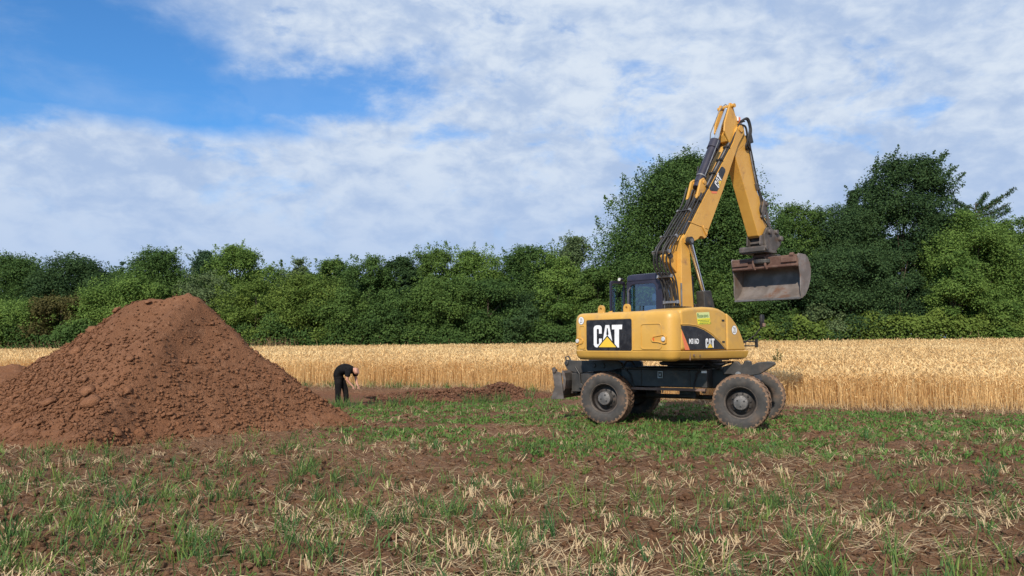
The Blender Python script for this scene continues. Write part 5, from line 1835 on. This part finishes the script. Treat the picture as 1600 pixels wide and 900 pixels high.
legs = [[(-.10, -.09, .72), (-.085, -.10, .46), (-.10, -.10, .12), (-.09, -.10, .05), (.05, -.115, .03)], [(-.08, .10, .72), (.03, .115, .48), (.07, .12, .12), (.08, .12, .05), (.22, .12, .03)]]
arms = [[(.22, -.15, .92), (.20, -.195, .76), (.185, -.198, .69), (.29, -.16, .575), (.325, -.15, .545)], [(.26, .14, .91), (.305, .172, .75), (.315, .17, .69), (.38, .07, .57), (.40, .05, .54)]]
wrists = []
for L_ in legs:
    limb(0, L_, [.065, .05, .04, .04, .03])
for A_ in arms:
    wrists.append(limb(3, A_, [.050, .042, .040, .030, (.022, .036)]))
# five fingers on each hand
for wv, A_ in zip(wrists, arms):
    wx2, wy2, wz2 = A_[-1]
    for fi, (dx, dy, ln_) in enumerate([(.5, -.55, .055), (.75, -.25, .075), (.8, 0, .08), (.75, .22, .075), (.62, .42, .06)]):
        a = (wx2 + dx * .055, wy2 + dy * .06, wz2 - .045)
        b = (a[0] + dx * ln_ * .35, a[1] + dy * .01, a[2] - ln_ * .75)
        limb(wv, [a, b], [.0105, .0085])
# nose and ears
limb(6, [(.458, -.035, .85)], [.018])
limb(6, [(.39, -.125, .895)], [.016]); limb(6, [(.39, .065, .895)], [.016])
body = skin_chain('body', V_, E_, R_, M['skin'], man)


def garment(name, strands, m):
    """cloth built from rings along each strand: (x, y, z, half width, half depth)"""
    mb = MB()
    for st_ in strands:
        rings = []
        for a, p in enumerate(st_):
            p0, p1 = Vector(st_[max(a - 1, 0)][:3]), Vector(st_[min(a + 1, len(st_) - 1)][:3])
            t_ = (p1 - p0).normalized()
            side = Vector((0, 1, 0)); side = (side - t_ * side.dot(t_)).normalized()
            nn = t_.cross(side)
            rings.append([Vector(p[:3]) + side * p[3] * math.cos(2 * math.pi * k / 16) + nn * p[4] * math.sin(2 * math.pi * k / 16) for k in range(16)])
        mb.loft(rings)
    o_ = mb.build(name, m, man, smooth=True)
    sm = o_.modifiers.new('sub', 'SUBSURF'); sm.levels = 1; sm.render_levels = 1
    return o_


garment('shirt', [
    [(-.125, 0, .72, .172, .135), (-.135, 0, .80, .178, .140), (-.115, 0, .875, .185, .145), (-.05, 0, .935, .195, .150), (.05, 0, .965, .205, .145), (.15, 0, .96, .212, .130), (.24, 0, .935, .19, .105), (.295, -.005, .915, .12, .080), (.325, -.008, .905, .085, .070)],
    [(.19, -.13, .96, .085, .10), (.215, -.185, .90, .078, .090), (.205, -.195, .82, .074, .080), (.195, -.198, .765, .072, .076)],
    [(.21, .12, .95, .085, .10), (.28, .17, .90, .076, .088), (.30, .172, .82, .072, .078), (.305, .172, .765, .07, .074)]], M['shirt_black'])
garment('trousers', [
    [(-.125, 0, .86, .150, .120), (-.125, 0, .78, .172, .132), (-.115, 0, .70, .175, .130), (-.10, 0, .64, .150, .110)],
    [(-.115, -.07, .74, .10, .115), (-.10, -.09, .62, .098, .105), (-.09, -.10, .45, .082, .085), (-.10, -.10, .28, .074, .076), (-.10, -.10, .07, .070, .074)],
    [(-.10, .07, .74, .10, .115), (-.05, .095, .62, .095, .100), (.03, .115, .47, .080, .082), (.06, .12, .28, .072, .075), (.065, .12, .07, .070, .074)]], M['trouser_black'])
for (fx, fy) in ((-.09, -.105), (.08, .12)):
    mb = MB()
    mb.loft([[(fx + a, fy + b, z) for a, b in rrect((-.07, -.05 * s, .20 * s, .05 * s), .045 * s, 5)] for z, s in ((-.01, 1), (.05, 1), (.085, .75), (.12, .55))])
    mb.build('boot', M['boot'], man, smooth=True)
mb = MB()
for s in (-.058, -.002):
    v0, f0 = ICO1
    mb.add([(.458 + p[0] * .007, s + p[1] * .008, .838 + p[2] * .007) for p in v0], [tuple(f) for f in f0])
mb.build('eyes', M['eye_white'], man, smooth=True)
